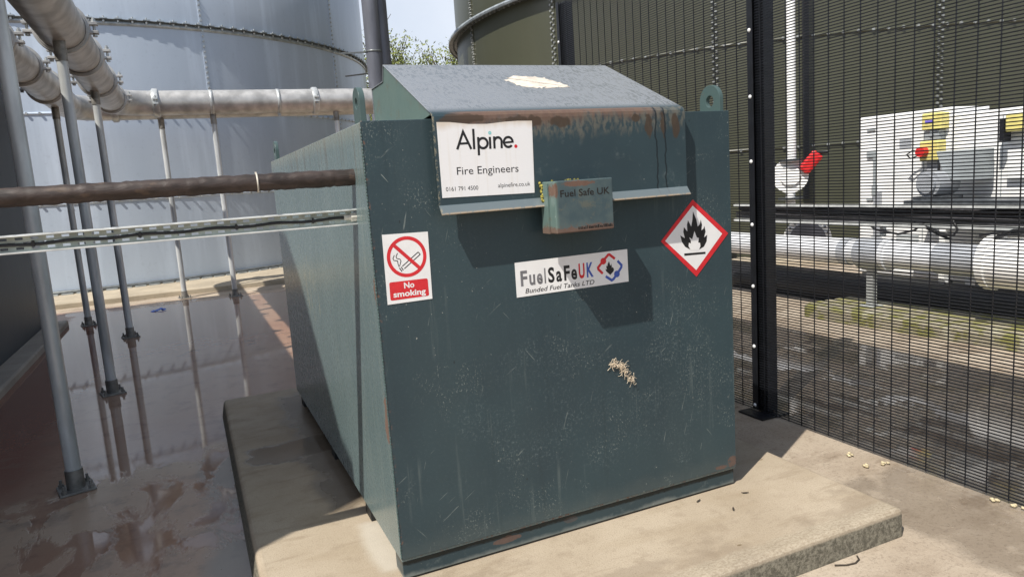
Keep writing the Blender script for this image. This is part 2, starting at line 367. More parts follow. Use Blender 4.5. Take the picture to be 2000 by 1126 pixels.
M['boltgrey'] = simple('weathered_bolt', (.30, .31, .30), .35, .4, .3, 20)
M['bolt'] = simple('zinc_bolt', (.55, .56, .55), .35, .7, .3, 20)
M['boltdark'] = simple('dark_bolt', (.10, .11, .12), .4, .4, .3, 20)
M['olive_dark'] = simple('weathered_ring_steel', (.14, .15, .15), .4, .4, .3, 10)
M['ring_pale'] = simple('pale_ring_steel', (.40, .44, .46), .35, .4, .25, 8)
M['black'] = simple('black_fence_paint', (.008, .009, .012), .45, 0, .3, 18)
M['blackpipe'] = simple('black_plastic_pipe', (.010, .010, .012), .5, 0, .4, 8)
M['bracket_black'] = simple('black_rubber', (.012, .012, .012), .6, 0, .3, 20)
M['duct'] = simple('grey_duct_paint', (.15, .155, .18), .42, .25, .3, 4, sc=(1, 1, .2))
M['white'] = simple('white_sign_face', (.80, .80, .79), .4, 0, .035, 12)
M['cabwhite'] = simple('white_cabinet_paint', (.88, .88, .865), .4, 0, .06, 4)
M['cabgrey'] = simple('grey_cabinet_paint', (.34, .37, .38), .45, 0, .12, 4)
M['cladding'] = simple('aluminium_cladding', (.76, .78, .81), .33, .1, .1, 6)
M['cladgrey'] = simple('dull_cladding', (.42, .44, .47), .42, .2, .12, 6)
M['red'] = simple('red_print', (.62, .022, .03), .45, 0, .08, 30)
M['redpaint'] = simple('red_handle_paint', (.6, .02, .02), .35, 0, .15, 20)
M['printblack'] = simple('black_print', (.012, .012, .013), .45, 0, .2, 30)
M['printgrey'] = simple('grey_print', (.17, .17, .18), .45, 0, .2, 30)
M['printblue'] = simple('blue_print', (.045, .10, .42), .45, 0, .1, 30)
M['printteal'] = simple('pale_teal_print', (.22, .55, .56), .45, 0, .1, 30)
M['cutdark'] = simple('cut_lettering_dark', (.012, .009, .007), .8, 0, .4, 60)
M['yellow'] = simple('yellow_enclosure', (.74, .65, .22), .45, 0, .1, 12)
M['purple'] = simple('violet_label', (.16, .12, .55), .5, 0, .1, 12)
M['cable'] = simple('black_cable', (.012, .012, .013), .45, 0, .3, 20)
M['cablegrey'] = simple('grey_cable', (.055, .052, .055), .4, 0, .4, 20)
M['gland'] = simple('white_gland', (.62, .60, .53), .5, 0, .25, 40)
M['straw'] = simple('dried_straw', (.74, .62, .46), .8, 0, .35, 120)
M['crumb'] = simple('pale_scrap', (.52, .44, .28), .85, 0, .3, 90)
M['litter'] = simple('blue_plastic', (.05, .16, .62), .4, 0, .3, 60)
M['twig'] = simple('dark_leaf_and_gap', (.045, .035, .025), .8, 0, .3, 60)
M['mosslump'] = simple('yellow_moss', (.34, .30, .06), .9, 0, .4, 120, bumps=.5)
M['tie'] = simple('cable_tie', (.62, .58, .5), .5, 0, .2, 40)
M['bark'] = simple('bark', (.11, .09, .07), .9, 0, .3, 6)
m = NT('spring_leaf')
m.set(Base_Color=m.mix(m.noise(.9, detail=4), (.085, .12, .022), (.21, .225, .055)), Roughness=.6, Specular_IOR_Level=.3)
M['leaf'] = m.m
m = NT('brown_pipe_lagging')
n = m.noise(1, sc=(9, 30, 30), detail=7, rough=.65, dist=.6); n2 = m.noise(22, sc=(.5, 1, 1), detail=5)
c = m.mix(m.step(n, .35, .65), (.021, .014, .011), (.052, .036, .030))
c = m.mix(m.mul(m.step(n2, .6, .68), .45), c, (.12, .078, .05))
m.set(Base_Color=c, Roughness=.55); m.bump(n, .55, .008)
M['lagging'] = m.m
# the stained face of the fire sign
m = NT('stained_white_sign')
stn = m.mul(m.step(m.noise(1, sc=(38, 1, 1.2), detail=4), .5, .72), .5)
c = m.mix(stn, (.80, .80, .80), (.70, .665, .60))
c = m.mix(m.mul(m.step(m.add(m.z, m.mul(m.noise(1, sc=(20, 1, 3)), .05)), 1.655, 1.69), .65), c, (.56, .45, .32))
m.set(Base_Color=c, Roughness=.4)
M['signstain'] = m.m
m = NT('flaked_patch')
c = m.mix(m.step(m.noise(45, sc=(.5, 1, 1), detail=5), .4, .65), (.66, .60, .51), (.46, .41, .35))
m.set(Base_Color=c, Roughness=.8)
M['patch'] = m.m

# ------------------------------------------------------------------ mesh builder
class MB:
    def __init__(s): s.v = []; s.f = []; s.s = []
    def face(s, idx, smooth=False): s.f.append(tuple(idx)); s.s.append(smooth)
    def pts(s, P):
        b = len(s.v); s.v += [tuple(p) for p in P]; return b
    def box(s, x0, x1, y0, y1, z0, z1):
        b = s.pts([(x, y, z) for z in (z0, z1) for y in (y0, y1) for x in (x0, x1)])
        for q in ((0, 2, 3, 1), (4, 5, 7, 6), (0, 1, 5, 4), (2, 6, 7, 3), (0, 4, 6, 2), (1, 3, 7, 5)): s.face([b+i for i in q])
        return s
    def obox(s, c, ax, h):
        c = Vector(c); ax = [Vector(a).normalized() for a in ax]
        b = s.pts([c+ax[0]*h[0]*i+ax[1]*h[1]*j+ax[2]*h[2]*k for k in (-1, 1) for j in (-1, 1) for i in (-1, 1)])
        for q in ((0, 2, 3, 1), (4, 5, 7, 6), (0, 1, 5, 4), (2, 6, 7, 3), (0, 4, 6, 2), (1, 3, 7, 5)): s.face([b+i for i in q])
        return s
    def tube(s, P, r, n=10, caps=True, smooth=True):
        P = [Vector(p) for p in P]; rr = r if isinstance(r, (list, tuple)) else [r]*len(P)
        d0 = (P[1]-P[0]).normalized()
        ref = Vector((0, 0, 1)) if abs(d0.z) < .9 else Vector((1, 0, 0))
        a = d0.cross(ref).normalized(); rings = []
        for i, p in enumerate(P):
            if i == 0: d = P[1]-P[0]
            elif i == len(P)-1: d = P[-1]-P[-2]
            else: d = (P[i+1]-P[i]).normalized()+(P[i]-P[i-1]).normalized()
            d.normalize(); a = (a-d*a.dot(d)).normalized(); b = d.cross(a)
            rings.append(s.pts([p+(a*math.cos(2*math.pi*k/n)+b*math.sin(2*math.pi*k/n))*rr[i] for k in range(n)]))
        for i in range(len(P)-1):
            for k in range(n):
                s.face((rings[i]+k, rings[i]+(k+1) % n, rings[i+1]+(k+1) % n, rings[i+1]+k), smooth)
        if caps:
            # caps on their own vertices, so the tube's smooth shading stays true up to its ends
            c0 = s.pts([s.v[rings[0]+k] for k in range(n)]); c1 = s.pts([s.v[rings[-1]+k] for k in range(n)])
            s.face([c0+k for k in reversed(range(n))]); s.face([c1+k for k in range(n)])
        return s
    def cyl(s, p0, p1, r, n=16, smooth=True): return s.tube([p0, p1], r, n, True, smooth)
    def ringtube(s, c, axis, r, w, t, n=28):   # a flat band round a pipe
        c = Vector(c); ax = Vector(axis).normalized(); ref = Vector((0, 0, 1)) if abs(ax.z) < .9 else Vector((1, 0, 0))
        a = ax.cross(ref).normalized(); b = ax.cross(a); prof = [(r, -w/2), (r+t, -w/2), (r+t, w/2), (r, w/2)]; rg = []
        for k in range(n):
            d = a*math.cos(2*math.pi*k/n)+b*math.sin(2*math.pi*k/n)
            rg.append(s.pts([c+d*q+ax*h for q, h in prof]))
        for k in range(n):
            A, B = rg[k], rg[(k+1) % n]
            for i in range(4): s.face((A+i, A+(i+1) % 4, B+(i+1) % 4, B+i), i in (1, 3))
        return s
    def prism(s, poly, fn, d0, d1):
        n = len(poly); a = s.pts([fn(p[0], p[1], d0) for p in poly]); b = s.pts([fn(p[0], p[1], d1) for p in poly])
        s.face([a+i for i in range(n)]); s.face([b+i for i in reversed(range(n))])
        for i in range(n): s.face((a+i, a+(i+1) % n, b+(i+1) % n, b+i))
        return s
    def sheet(s, path, t, fn, d0, d1):   # bent plate: path in a plane, thickness t, extruded d0..d1
        pl, pr = offset(path, t/2); return s.prism(pl+pr[::-1], fn, d0, d1)
    def blob(s, c, r, n=7, m=5, j=.0):
        c = Vector(c); rr = r if isinstance(r, (tuple, list)) else (r, r, r); base = []
        for i in range(m+1):
            th = math.pi*i/m; k0 = []
            for k in range(n):
                ph = 2*math.pi*k/n; q = 1+random.uniform(-j, j)
                k0.append(Vector((math.sin(th)*math.cos(ph)*rr[0], math.sin(th)*math.sin(ph)*rr[1], math.cos(th)*rr[2]))*q+c)
            base.append(s.pts(k0))
        for i in range(m):
            for k in range(n): s.face((base[i]+k, base[i]+(k+1) % n, base[i+1]+(k+1) % n, base[i+1]+k), True)
        return s
    def build(s, name, mat, parent=None, loc=None, bevel=0, seg=2, fix=True):
        o0 = Vector(parent_loc(parent)) if parent is not None else Vector(loc or (0, 0, 0))
        me = bpy.data.meshes.new(name)
        me.from_pydata([tuple(Vector(p)-o0) for p in s.v], [], s.f)
        me.polygons.foreach_set('use_smooth', s.s)
        if fix:
            bm = bmesh.new(); bm.from_mesh(me); bmesh.ops.recalc_face_normals(bm, faces=bm.faces); bm.to_mesh(me); bm.free()
        me.materials.append(mat); me.update()
        o = bpy.data.objects.new(name, me); COL.objects.link(o)
        if parent is not None: o.parent = parent
        else: o.location = o0
        if bevel:
            b = o.modifiers.new('bevel', 'BEVEL'); b.width = bevel; b.segments = seg; b.limit_method = 'ANGLE'; b.angle_limit = R(30)
        return o

def parent_loc(p):
    l = Vector((0, 0, 0))
    while p is not None: l = l+p.location; p = p.parent
    return l
def offset(path, h):
    P = [Vector((p[0], p[1])) for p in path]; L, Rr = [], []
    for i, p in enumerate(P):
        if i == 0: d = (P[1]-P[0]).normalized(); n = Vector((-d.y, d.x)); k = 1
        elif i == len(P)-1: d = (P[-1]-P[-2]).normalized(); n = Vector((-d.y, d.x)); k = 1
        else:
            d1 = (P[i]-P[i-1]).normalized(); d2 = (P[i+1]-P[i]).normalized(); d = (d1+d2).normalized()
            n = Vector((-d.y, d.x)); k = 1/max(.35, n.dot(Vector((-d1.y, d1.x))))
        L.append(tuple(p+n*h*k)); Rr.append(tuple(p-n*h*k))
    return L, Rr
def tag(o, label=None, cat=None, group=None, kind=None):
    if label: o['label'] = label
    if cat: o['category'] = cat
    if group: o['group'] = group
    if kind: o['kind'] = kind
    return o
def thing(name, loc, label, cat, group=None):
    o = bpy.data.objects.new(name, None); COL.objects.link(o); o.location = loc; o.empty_display_size = .1
    return tag(o, label, cat, group)
def copy_tree(o, parent=None):
    c = o.copy(); COL.objects.link(c)
    if parent is not None: c.parent = parent
    for ch in list(o.children): copy_tree(ch, c)
    return c
XZ = lambda x, z, y: (x, y, z)
YZ = lambda y, z, x: (x, y, z)
XY = lambda x, y, z: (x, y, z)

# ------------------------------------------------------------------ setting
g = MB(); g.face([g.pts([(-300, -300, -.12), (300, -300, -.12), (300, 300, -.12), (-300, 300, -.12)])+i for i in range(4)])
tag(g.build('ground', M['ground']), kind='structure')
s = MB(); s.box(-11, 4.6, 10.9, 27, -.2, -.035)
tag(s.build('concrete_slab', M['slab'], bevel=.015), kind='structure')
k = MB(); k.box(-2.44, -2.2, -1.2, 8.95, -.14, -.045)
tag(k.build('kerb', M['kerb'], bevel=.02), kind='structure')
s = MB(); s.prism([(12.84+8.0*math.cos(2*math.pi*i/96), 11.72+8.0*math.sin(2*math.pi*i/96)) for i in range(96)], XY, -.2, -.03)
tag(s.build('silo_footing', M['slab'], bevel=.015), kind='structure')

p = MB()
b = p.pts([(-.518, -.545, -.2), (1.988, -.545, -.2), (1.988, 3.095, -.2), (-.518, 3.095, -.2), (-.478, -.538, 0), (1.984, -.538, 0), (1.984, 3.085, 0), (-.478, 3.085, 0)])
for q in ((3, 2, 1, 0), (4, 5, 6, 7), (0, 1, 5, 4), (1, 2, 6, 5), (2, 3, 7, 6), (3, 0, 4, 7)): p.face([b+i for i in q])
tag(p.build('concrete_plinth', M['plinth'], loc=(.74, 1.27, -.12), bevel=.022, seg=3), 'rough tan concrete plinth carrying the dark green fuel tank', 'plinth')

# ------------------------------------------------------------------ fuel tank
W, H, L = 1.575, 1.678, 2.72
tank = thing('fuel_tank', (W/2, L/2, 0), 'dark teal steel fuel tank with hooded filling hatch standing on the concrete plinth', 'fuel tank')
b = MB(); b.box(0.0, W, 0.006, L, .077, H-.002)
b.build('body', M['side'], tank, bevel=.004)
b = MB(); b.box(-.0015, W+.0015, -.0, .0055, .0886, H)
b.build('front_panel', M['front'], tank, bevel=.0025)
b = MB(); b.box(.003, W-.003, .012, .112, .008, .0765)
b.build('base_strip', M['strip'], tank, bevel=.003)
for y0 in (.56, 1.40, 2.52):
    f = MB(); f.box(.012, W-.012, y0, y0+.1, .001, .0765); f.build('foot', M['bracket_black'], tank)
# weld bead down the front left corner
wd = MB()
for z0 in [i*.011+.1 for i in range(142)]:
    wd.blob((-.001, .002, z0), (.0035, .0045, .0075), 5, 3, .25)
wd.build('weld_bead', M['eye'], tank)
# hood over the hatch
hx0, hx1 = .238, 1.309
side = [(.11, 1.679), (-.028, 1.692), (.53, 1.944), (.557, 1.883), (.748, 1.879), (.748, 1.679)]
h = MB()
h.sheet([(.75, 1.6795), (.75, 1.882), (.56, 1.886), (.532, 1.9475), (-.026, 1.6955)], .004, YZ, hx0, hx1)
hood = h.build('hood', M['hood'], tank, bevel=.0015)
h = MB(); h.prism(side, YZ, hx0+.004, hx0+.008); h.build('side_plate', M['box'], hood)
h = MB(); h.prism(side, YZ, hx1-.008, hx1-.004); h.build('side_plate', M['box'], hood)
random.seed(12)
def jag(poly, sx, sy):
    out = []
    for i, a in enumerate(poly):
        b_ = poly[(i+1) % len(poly)]
        for t_ in (0, .25, .5, .75): out.append((a[0]+(b_[0]-a[0])*t_+random.gauss(0, sx), a[1]+(b_[1]-a[1])*t_+random.gauss(0, sy)))
    return out
h = MB(); h.prism(jag([(.82+(a_-.82)*.9, .29+(b_-.29)*.9) for a_, b_ in [(.685, .325), (.708, .352), (.745, .378), (.80, .372), (.852, .366), (.90, .335), (.935, .29), (.955, .225), (.915, .203), (.88, .212), (.85, .198), (.80, .215), (.755, .21), (.715, .232), (.70, .262)]], .008, .007),
                  lambda x, y, d: (x, y, 1.6955+(y+.026)*.4516+.0027+d), 0, .0012)
tag(h.build('bare_patch', M['patch'], hood), 'pale flaked patch on the hood')
fl = MB()
arc = [(-.026, 1.6955), (-.036, 1.690), (-.043, 1.681), (-.045, 1.669)]
fl.sheet(arc+[(-.045, 1.376), (-.0705, 1.343)], .004, YZ, hx0, hx1)
flap = fl.build('hatch_flap', M['flap'], tank)
bx = MB(); bx.box(.645, .89, -.145, -.046, 1.243, 1.433)
lb = bx.build('lock_box', M['box'], tank, bevel=.004)
bx = MB(); bx.box(.638, .6448, -.1, -.046, 1.243, 1.425); bx.build('box_flange', M['box'], lb)
ms = MB()
for i in range(26): ms.blob((.640-random.random()*.006, -.05-random.random()*.02, 1.355+random.random()*.075), random.uniform(.003, .007), 6, 4, .3)
for i in range(12): ms.blob((.65+random.random()*.15, -.05-random.random()*.03, 1.4335+random.random()*.003), random.uniform(.0015, .004), 5, 3, .3)
tag(ms.build('moss', M['mosslump'], lb), kind='stuff')

def font_polys(body, bold=0.0, shear=0.0):
    c = bpy.data.curves.new('txt', 'FONT'); c.body = body; c.size = 1.0; c.offset = bold; c.shear = shear; c.resolution_u = 3
    o = bpy.data.objects.new('txt', c); COL.objects.link(o)
    dg = bpy.context.evaluated_depsgraph_get(); dg.update()
    me = bpy.data.meshes.new_from_object(o.evaluated_get(dg))
    V = [tuple(v.co[:2]) for v in me.vertices]; F = [tuple(q.vertices) for q in me.polygons]
    bpy.data.objects.remove(o); bpy.data.curves.remove(c); bpy.data.meshes.remove(me)
    return V, F
def text(mb, body, p0, p1, h, y, bold=0.0, shear=0.0, ref=None):
    """lettering between two baseline points (x,z) on the plane y; h = height of capitals"""
    V, F = font_polys(body, bold, shear)
    RV, _ = font_polys('H', bold)
    cap = max(v[1] for v in RV)
    x0 = min(v[0] for v in V); x1 = max(v[0] for v in V)
    b = len(mb.v)
    for u, w in V:
        t = (u-x0)/(x1-x0); mb.v.append((p0[0]+(p1[0]-p0[0])*t, y, p0[1]+(p1[1]-p0[1])*t+w/cap*h))
    for f in F: mb.face([b+i for i in f])
def stroke(mb, path, w, y, w2=None):
    Lf, Rt = offset(path, w/2)
    for i in range(len(path)-1):
        b = mb.pts([XZ(*Lf[i], y), XZ(*Lf[i+1], y), XZ(*Rt[i+1], y), XZ(*Rt[i], y)]); mb.face(range(b, b+4))
def disc(mb, c, r, y, n=28):
    b = mb.pts([(c[0]+r*math.cos(2*math.pi*i/n), y, c[1]+r*math.sin(2*math.pi*i/n)) for i in range(n)]); mb.face(range(b, b+n))
def annulus(mb, c, r, w, y, a0=0, a1=360, n=40, sx=1, sz=1):
    P = [R(a0+(a1-a0)*i/n) for i in range(n+1)]
    for i in range(n):
        q = []
        for a, rr in ((P[i], r+w/2), (P[i+1], r+w/2), (P[i+1], r-w/2), (P[i], r-w/2)):
            q.append((c[0]+rr*math.cos(a)*sx, y, c[1]+rr*math.sin(a)*sz))
        b = mb.pts(q); mb.face(range(b, b+4))
def fillpoly(mb, poly, y):
    b = mb.pts([XZ(*p, y) for p in poly]); mb.face(range(b, b+len(poly)))
def rounded(c4, r):
    out = []
    for i in range(4):
        p, a, b_ = Vector(c4[i]), Vector(c4[i-1]), Vector(c4[(i+1) % 4])
        d1 = (a-p).normalized(); d2 = (b_-p).normalized()
        for t in (0, .25, .5, .75, 1):
            q = p+d1*r*(1-t)**2+d2*r*t**2
            out.append(tuple(q))
    return out

# cut lettering in the lock box
t = MB(); text(t, 'Fuel Safe UK', (.667, 1.375), (.876, 1.3745), .0245, -.1455, .012)
t.build('lettering', M['cutdark'], lb, fix=False)
t = MB(); x = .735
random.seed(11)
while x < .885:
    w_ = random.uniform(.003, .0065); hh = random.uniform(.006, .012)
    t.box(x, x+w_, -.1456, -.1450, 1.2525, 1.2525+hh); x += w_+random.uniform(.0012, .004)
t.build('small_lettering', M['cutdark'], lb)
# lifting eyes
def eye(x0, yc, w):
    n = 24; pts = []; r = w/2; z1 = 1.795-r
    outer = [(yc-r, H-.004), (yc+r, H-.004)] + [(yc+r*math.cos(math.pi*i/n), z1+r*math.sin(math.pi*i/n)) for i in range(n+1)]
    hr = r*.38; hole = [(yc+hr*math.cos(2*math.pi*i/20), z1-.004+hr*math.sin(2*math.pi*i/20)) for i in range(20)]
    mb = MB(); bm = bmesh.new()
    def loop(P, x): return [bm.verts.new((x, p[0], p[1])) for p in P]
    A, B = loop(outer, x0), loop(hole, x0); C_, D = loop(outer, x0+.02), loop(hole, x0+.02)
    for O_, Hh in ((A, B), (C_, D)):
        eds = [bm.edges.new((O_[i], O_[(i+1) % len(O_)])) for i in range(len(O_))]+[bm.edges.new((Hh[i], Hh[(i+1) % 20])) for i in range(20)]
        bmesh.ops.triangle_fill(bm, edges=eds, use_beauty=True)
    for P, Q in ((A, C_), (B, D)):
        for i in range(len(P)): bm.faces.new((P[i], P[(i+1) % len(P)], Q[(i+1) % len(P)], Q[i]))
    bm.verts.index_update()
    mb.v = [tuple(v.co) for v in bm.verts]
    for f in bm.faces: mb.face([v.index for v in f.verts])
    bm.free(); mb.build('lifting_eye', M['eye'], tank, bevel=.0015)
eye(.003, .052, .1); eye(1.552, .093, .13); eye(.003, 2.47, .13); eye(1.552, 2.47, .13)

# ------------------------------------------------------------------ signs
def panel(poly, y, t, root, mat, name='panel'):
    mb = MB(); mb.prism(poly, XZ, y, y+t); return mb.build(name, mat, root)
Y = -.0485
sg = thing('fire_sign', (.43, Y, 1.40), 'white fire engineers sign with phone number stuck on the hatch flap', 'sign')
panel([(.252, 1.662), (.3, 1.6605), (.37, 1.652), (.44, 1.6505), (.51, 1.656), (.56, 1.6578), (.619, 1.6565), (.612, 1.396), (.252, 1.402)], Y, .0012, sg, M['signstain'])
t = MB(); w = .0088; e0 = Y-.0003
stroke(t, [(.3205, 1.566), (.347, 1.6265), (.3735, 1.565)], w, e0)
stroke(t, [(.329, 1.5855), (.365, 1.5865)], .0075, e0-.0001)
stroke(t, [(.386, 1.635), (.3845, 1.564)], w, e0)
stroke(t, [(.4025, 1.606), (.401, 1.542)], w, e0)
annulus(t, (.4195, 1.584), .0175, w, e0-.0001)
stroke(t, [(.4475, 1.605), (.4465, 1.563)], w, e0)
stroke(t, [(.464, 1.606), (.463, 1.563)], w, e0)
annulus(t, (.4785, 1.5885), .0135, w, e0-.0001, 0, 168, 20); stroke(t, [(.492, 1.589), (.491, 1.563)], w, e0)
annulus(t, (.5185, 1.584), .0175, w, e0, 12, 318, 36); stroke(t, [(.502, 1.5825), (.54, 1.5845)], .0072, e0-.0001)
t.build('logo_lettering', M['printblack'], sg, fix=False)
t = MB(); annulus(t, (.4485, 1.619), .0038, .0048, e0); t.build('teal_dot', M['printteal'], sg, fix=False)
t = MB(); disc(t, (.5475, 1.568), .0065, e0); t.build('red_dot', M['red'], sg, fix=False)
for body, q0, q1, hh in (('Fire Engineers', (.313, 1.4785), (.552, 1.476), .0265), ('0161 791 4500', (.267, 1.424), (.389, 1.422), .0145), ('alpinefire.co.uk', (.467, 1.4245), (.596, 1.4235), .0145)):
    t = MB(); text(t, body, q0, q1, hh, e0); t.build('lettering', M['printblack'], sg, fix=False)

Y = -.0016; e0 = Y-.0003
ns = thing('no_smoking_sign', (.119, Y, 1.045), 'white and red no smoking sign on the front left of the tank', 'sign')
panel([(.037, 1.2905), (.203, 1.287), (.1995, 1.0455), (.0345, 1.0445)], Y, .0013, ns, M['white'])
t = MB(); annulus(t, (.1185, 1.206), .066, .0125, e0, n=56); 
stroke(t, [(.0735, 1.2525), (.1635, 1.1595)], .0125, e0-.0002)
t.build('prohibition_ring', M['red'], ns, fix=False)
t = MB()
c = [(.099, 1.174), (.161, 1.2185), (.168, 1.2095), (.1055, 1.165)]
stroke(t, [c[0], c[1]], .0032, e0); stroke(t, [c[1], c[2]], .0032, e0-.0001); stroke(t, [c[3], c[2]], .0032, e0)
stroke(t, [(.088, 1.1695), (.0965, 1.156)], .0036, e0); stroke(t, [(.0945, 1.1725), (.1015, 1.160)], .0036, e0)
stroke(t, [(.074, 1.216), (.068, 1.205), (.0705, 1.198), (.0835, 1.195), (.0845, 1.184), (.0875, 1.173)], .0027, e0)
stroke(t, [(.086, 1.222), (.0795, 1.21), (.082, 1.2035), (.093, 1.2), (.096, 1.193), (.0895, 1.176)], .0027, e0)
t.build('cigarette_pictogram', M['printblack'], ns, fix=False)
t = MB(); fillpoly(t, rounded([(.0465, 1.1225), (.1878, 1.1215), (.1882, 1.058), (.0458, 1.0575)], .007), e0); t.build('red_field', M['red'], ns, fix=False)
t = MB(); text(t, 'No', (.099, 1.0955), (.1365, 1.096), .0205, e0-.0003, .026); t.build('lettering', M['white'], ns, fix=False)
t = MB(); text(t, 'smoking', (.058, 1.068), (.1765, 1.067), .0205, e0-.0003, .026)
t.build('lettering', M['white'], ns, fix=False)

fs = thing('maker_sign', (.785, Y, 1.006), 'white sticker with grey, red and blue maker lettering and flame emblem', 'sign')
panel([(.5335, 1.139), (1.0365, 1.141), (1.0375, 1.0085), (.5335, 1.006)], Y, .0013, fs, M['white'])
def fade(mat_a, body, xs):  # each letter group in its own print
    t = MB()
    for ch, p0, p1, h in body: text(t, ch, p0, p1, h, e0, .03)
    return t
z0 = 1.0485
t = MB()
for ch, a, b_, h in (('F', .5535, .582, .057), ('u', .590, .615, .057), ('e', .622, .647, .057), ('l', .655, .661, .057)): text(t, ch, (a, z0), (b_, z0), h, e0, .03)
t.build('lettering', M['printgrey'], fs, fix=False)
t = MB()
for ch, a, b_, h in (('S', .671, .699, .057), ('a', .706, .731, .057), ('F', .741, .767, .057), ('e', .773, .799, .057)): text(t, ch, (a, z0), (b_, z0), h, e0, .03)
t.build('lettering', M['printblack'], fs, fix=False)
t = MB(); text(t, 'Bunded Fuel Tanks LTD', (.570, 1.0175), (.876, 1.0172), .018, e0, .008, .22)
t.build('lettering', M['printblack'], fs, fix=False)
t = MB(); text(t, 'U', (.807, z0+.001), (.834, z0+.001), .057, e0, .035); t.build('lettering', M['red'], fs, fix=False)
t = MB(); text(t, 'K', (.843, z0+.001), (.874, z0+.001), .057, e0, .03); t.build('lettering', M['printblue'], fs, fix=False)
t = MB(); stroke(t, [(.976, 1.108), (.952, 1.1275), (.945, 1.127), (.912, 1.0965), (.896, 1.081), (.897, 1.074), (.9165, 1.0545)], .0105, e0); disc(t, (.9215, 1.104), .0135, e0-.0002)
t.build('red_emblem', M['red'], fs, fix=False)
t = MB(); stroke(t, [(.988, 1.0985), (1.006, 1.079), (1.005, 1.071), (.993, 1.056), (.966, 1.027), (.957, 1.0225), (.9295, 1.042)], .0105, e0); disc(t, (.9825, 1.0455), .0135, e0-.0002)
t.build('blue_emblem', M['printblue'], fs, fix=False)
t = MB(); fillpoly(t, [(.951, 1.045), (.932, 1.063), (.930, 1.072), (.937, 1.068), (.934, 1.078), (.936, 1.0855), (.9395, 1.081), (.941, 1.09), (.948, 1.101), (.951, 1.092), (.953, 1.083), (.957, 1.085), (.959, 1.0915), (.9605, 1.073), (.9645, 1.076), (.970, 1.066), (.967, 1.058)], e0)
t.build('flame_emblem', M['printblack'], fs, fix=False)

ds = thing('flammable_sign', (1.38, Y, .988), 'red edged white diamond flammable sign with black flame on the tank front', 'sign')
panel([(1.372, 1.316), (1.5575, 1.158), (1.381, .988), (1.2035, 1.156)], Y, .0013, ds, M['red'], 'border')
t = MB(); fillpoly(t, [(1.371, 1.291), (1.524, 1.159), (1.38, 1.017), (1.2245, 1.156)], e0); t.build('face', M['white'], ds, fix=False)
t = MB(); fillpoly(t, [(1.354, 1.106), (1.325, 1.122), (1.309, 1.144), (1.302, 1.172), (1.325, 1.158), (1.318, 1.185), (1.322, 1.205), (1.339, 1.185), (1.338, 1.213), (1.344, 1.232), (1.36, 1.204), (1.367, 1.233), (1.371, 1.267), (1.387, 1.234), (1.394, 1.201), (1.405, 1.21), (1.411, 1.229), (1.417, 1.206), (1.412, 1.182), (1.424, 1.19), (1.429, 1.201), (1.435, 1.176), (1.425, 1.151), (1.443, 1.162), (1.439, 1.134), (1.424, 1.113), (1.396, 1.102)], e0-.0003)
fillpoly(t, [(1.319, 1.094), (1.431, 1.09), (1.432, 1.081), (1.32, 1.084)], e0-.0003)
t.build('flame', M['printblack'], ds, fix=False)
t = MB(); fillpoly(t, [(1.354, 1.104), (1.343, 1.122), (1.345, 1.137), (1.356, 1.133), (1.355, 1.146), (1.347, 1.16), (1.363, 1.15), (1.376, 1.184), (1.387, 1.156), (1.398, 1.152), (1.394, 1.133), (1.404, 1.131), (1.405, 1.116), (1.396, 1.1)], e0-.0006)
t.build('flame_core', M['white'], ds, fix=False)

# ------------------------------------------------------------------ straw stuck on the front
random.seed(3)
st = MB()
def curl(c, n, r):
    for i in range(n):
        p = Vector((c[0]+random.gauss(0, r*.5), -.003-random.random()*.007, c[1]+random.gauss(0, r*.3)))
        d = random.random()*6.28; P = [p]; turn = random.uniform(-.9, .9)
        for j in range(7):
            d += turn+random.uniform(-.3, .3)
            P.append(P[-1]+Vector((math.cos(d), random.uniform(-.25, .25), math.sin(d)))*random.uniform(.003, .0065))
        P = [Vector((q.x, min(q.y, -.0015), q.z)) for q in P]
        st.tube(P, random.uniform(.0005, .0009), 5)
curl((.952, .672), 24, .018); curl((.974, .665), 18, .014); curl((.991, .648), 10, .008); curl((1.002, .632), 9, .007); curl((1.022, .603), 9, .009); curl((1.033, .594), 9, .007)
for pth in ([(.935, .668), (.925, .662), (.916, .655)], [(1.012, .615), (1.022, .623), (1.03, .628)], [(.985, .678), (.995, .675), (1.0, .655), (.995, .645)]):
    st.tube([(x, -.004, z) for x, z in pth], .001, 5)
tag(st.build('straw_clump', M['straw'], loc=(.985, -.005, .62)), 'small curled tuft of dried straw stuck to the tank front', 'straw')

# ------------------------------------------------------------------ lagged pipe and cable tray on the left
random.seed(5)
lp = thing('lagged_pipe', (-2.4, .187, 1.497), 'brown lagged pipe running level into the left side of the tank', 'pipe')
P = []; Rr = []; x = -2.44
while x < -.001:
    P.append((x, .187+random.uniform(-.0015, .0015), 1.497+random.uniform(-.0015, .0015))); Rr.append(.0302+random.uniform(-.0009, .0009)); x += .014
P.append((0.0, .187, 1.497)); Rr.append(.030)
t = MB(); t.tube(P, Rr, 18); t.build('lagging', M['lagging'], lp)
t = MB(); t.ringtube((-.335, .187, 1.497), (1, 0, 0), .0315, .0055, .0015, 20); t.box(-.339, -.333, .180, .187, 1.5285, 1.534); t.build('tie', M['tie'], lp)

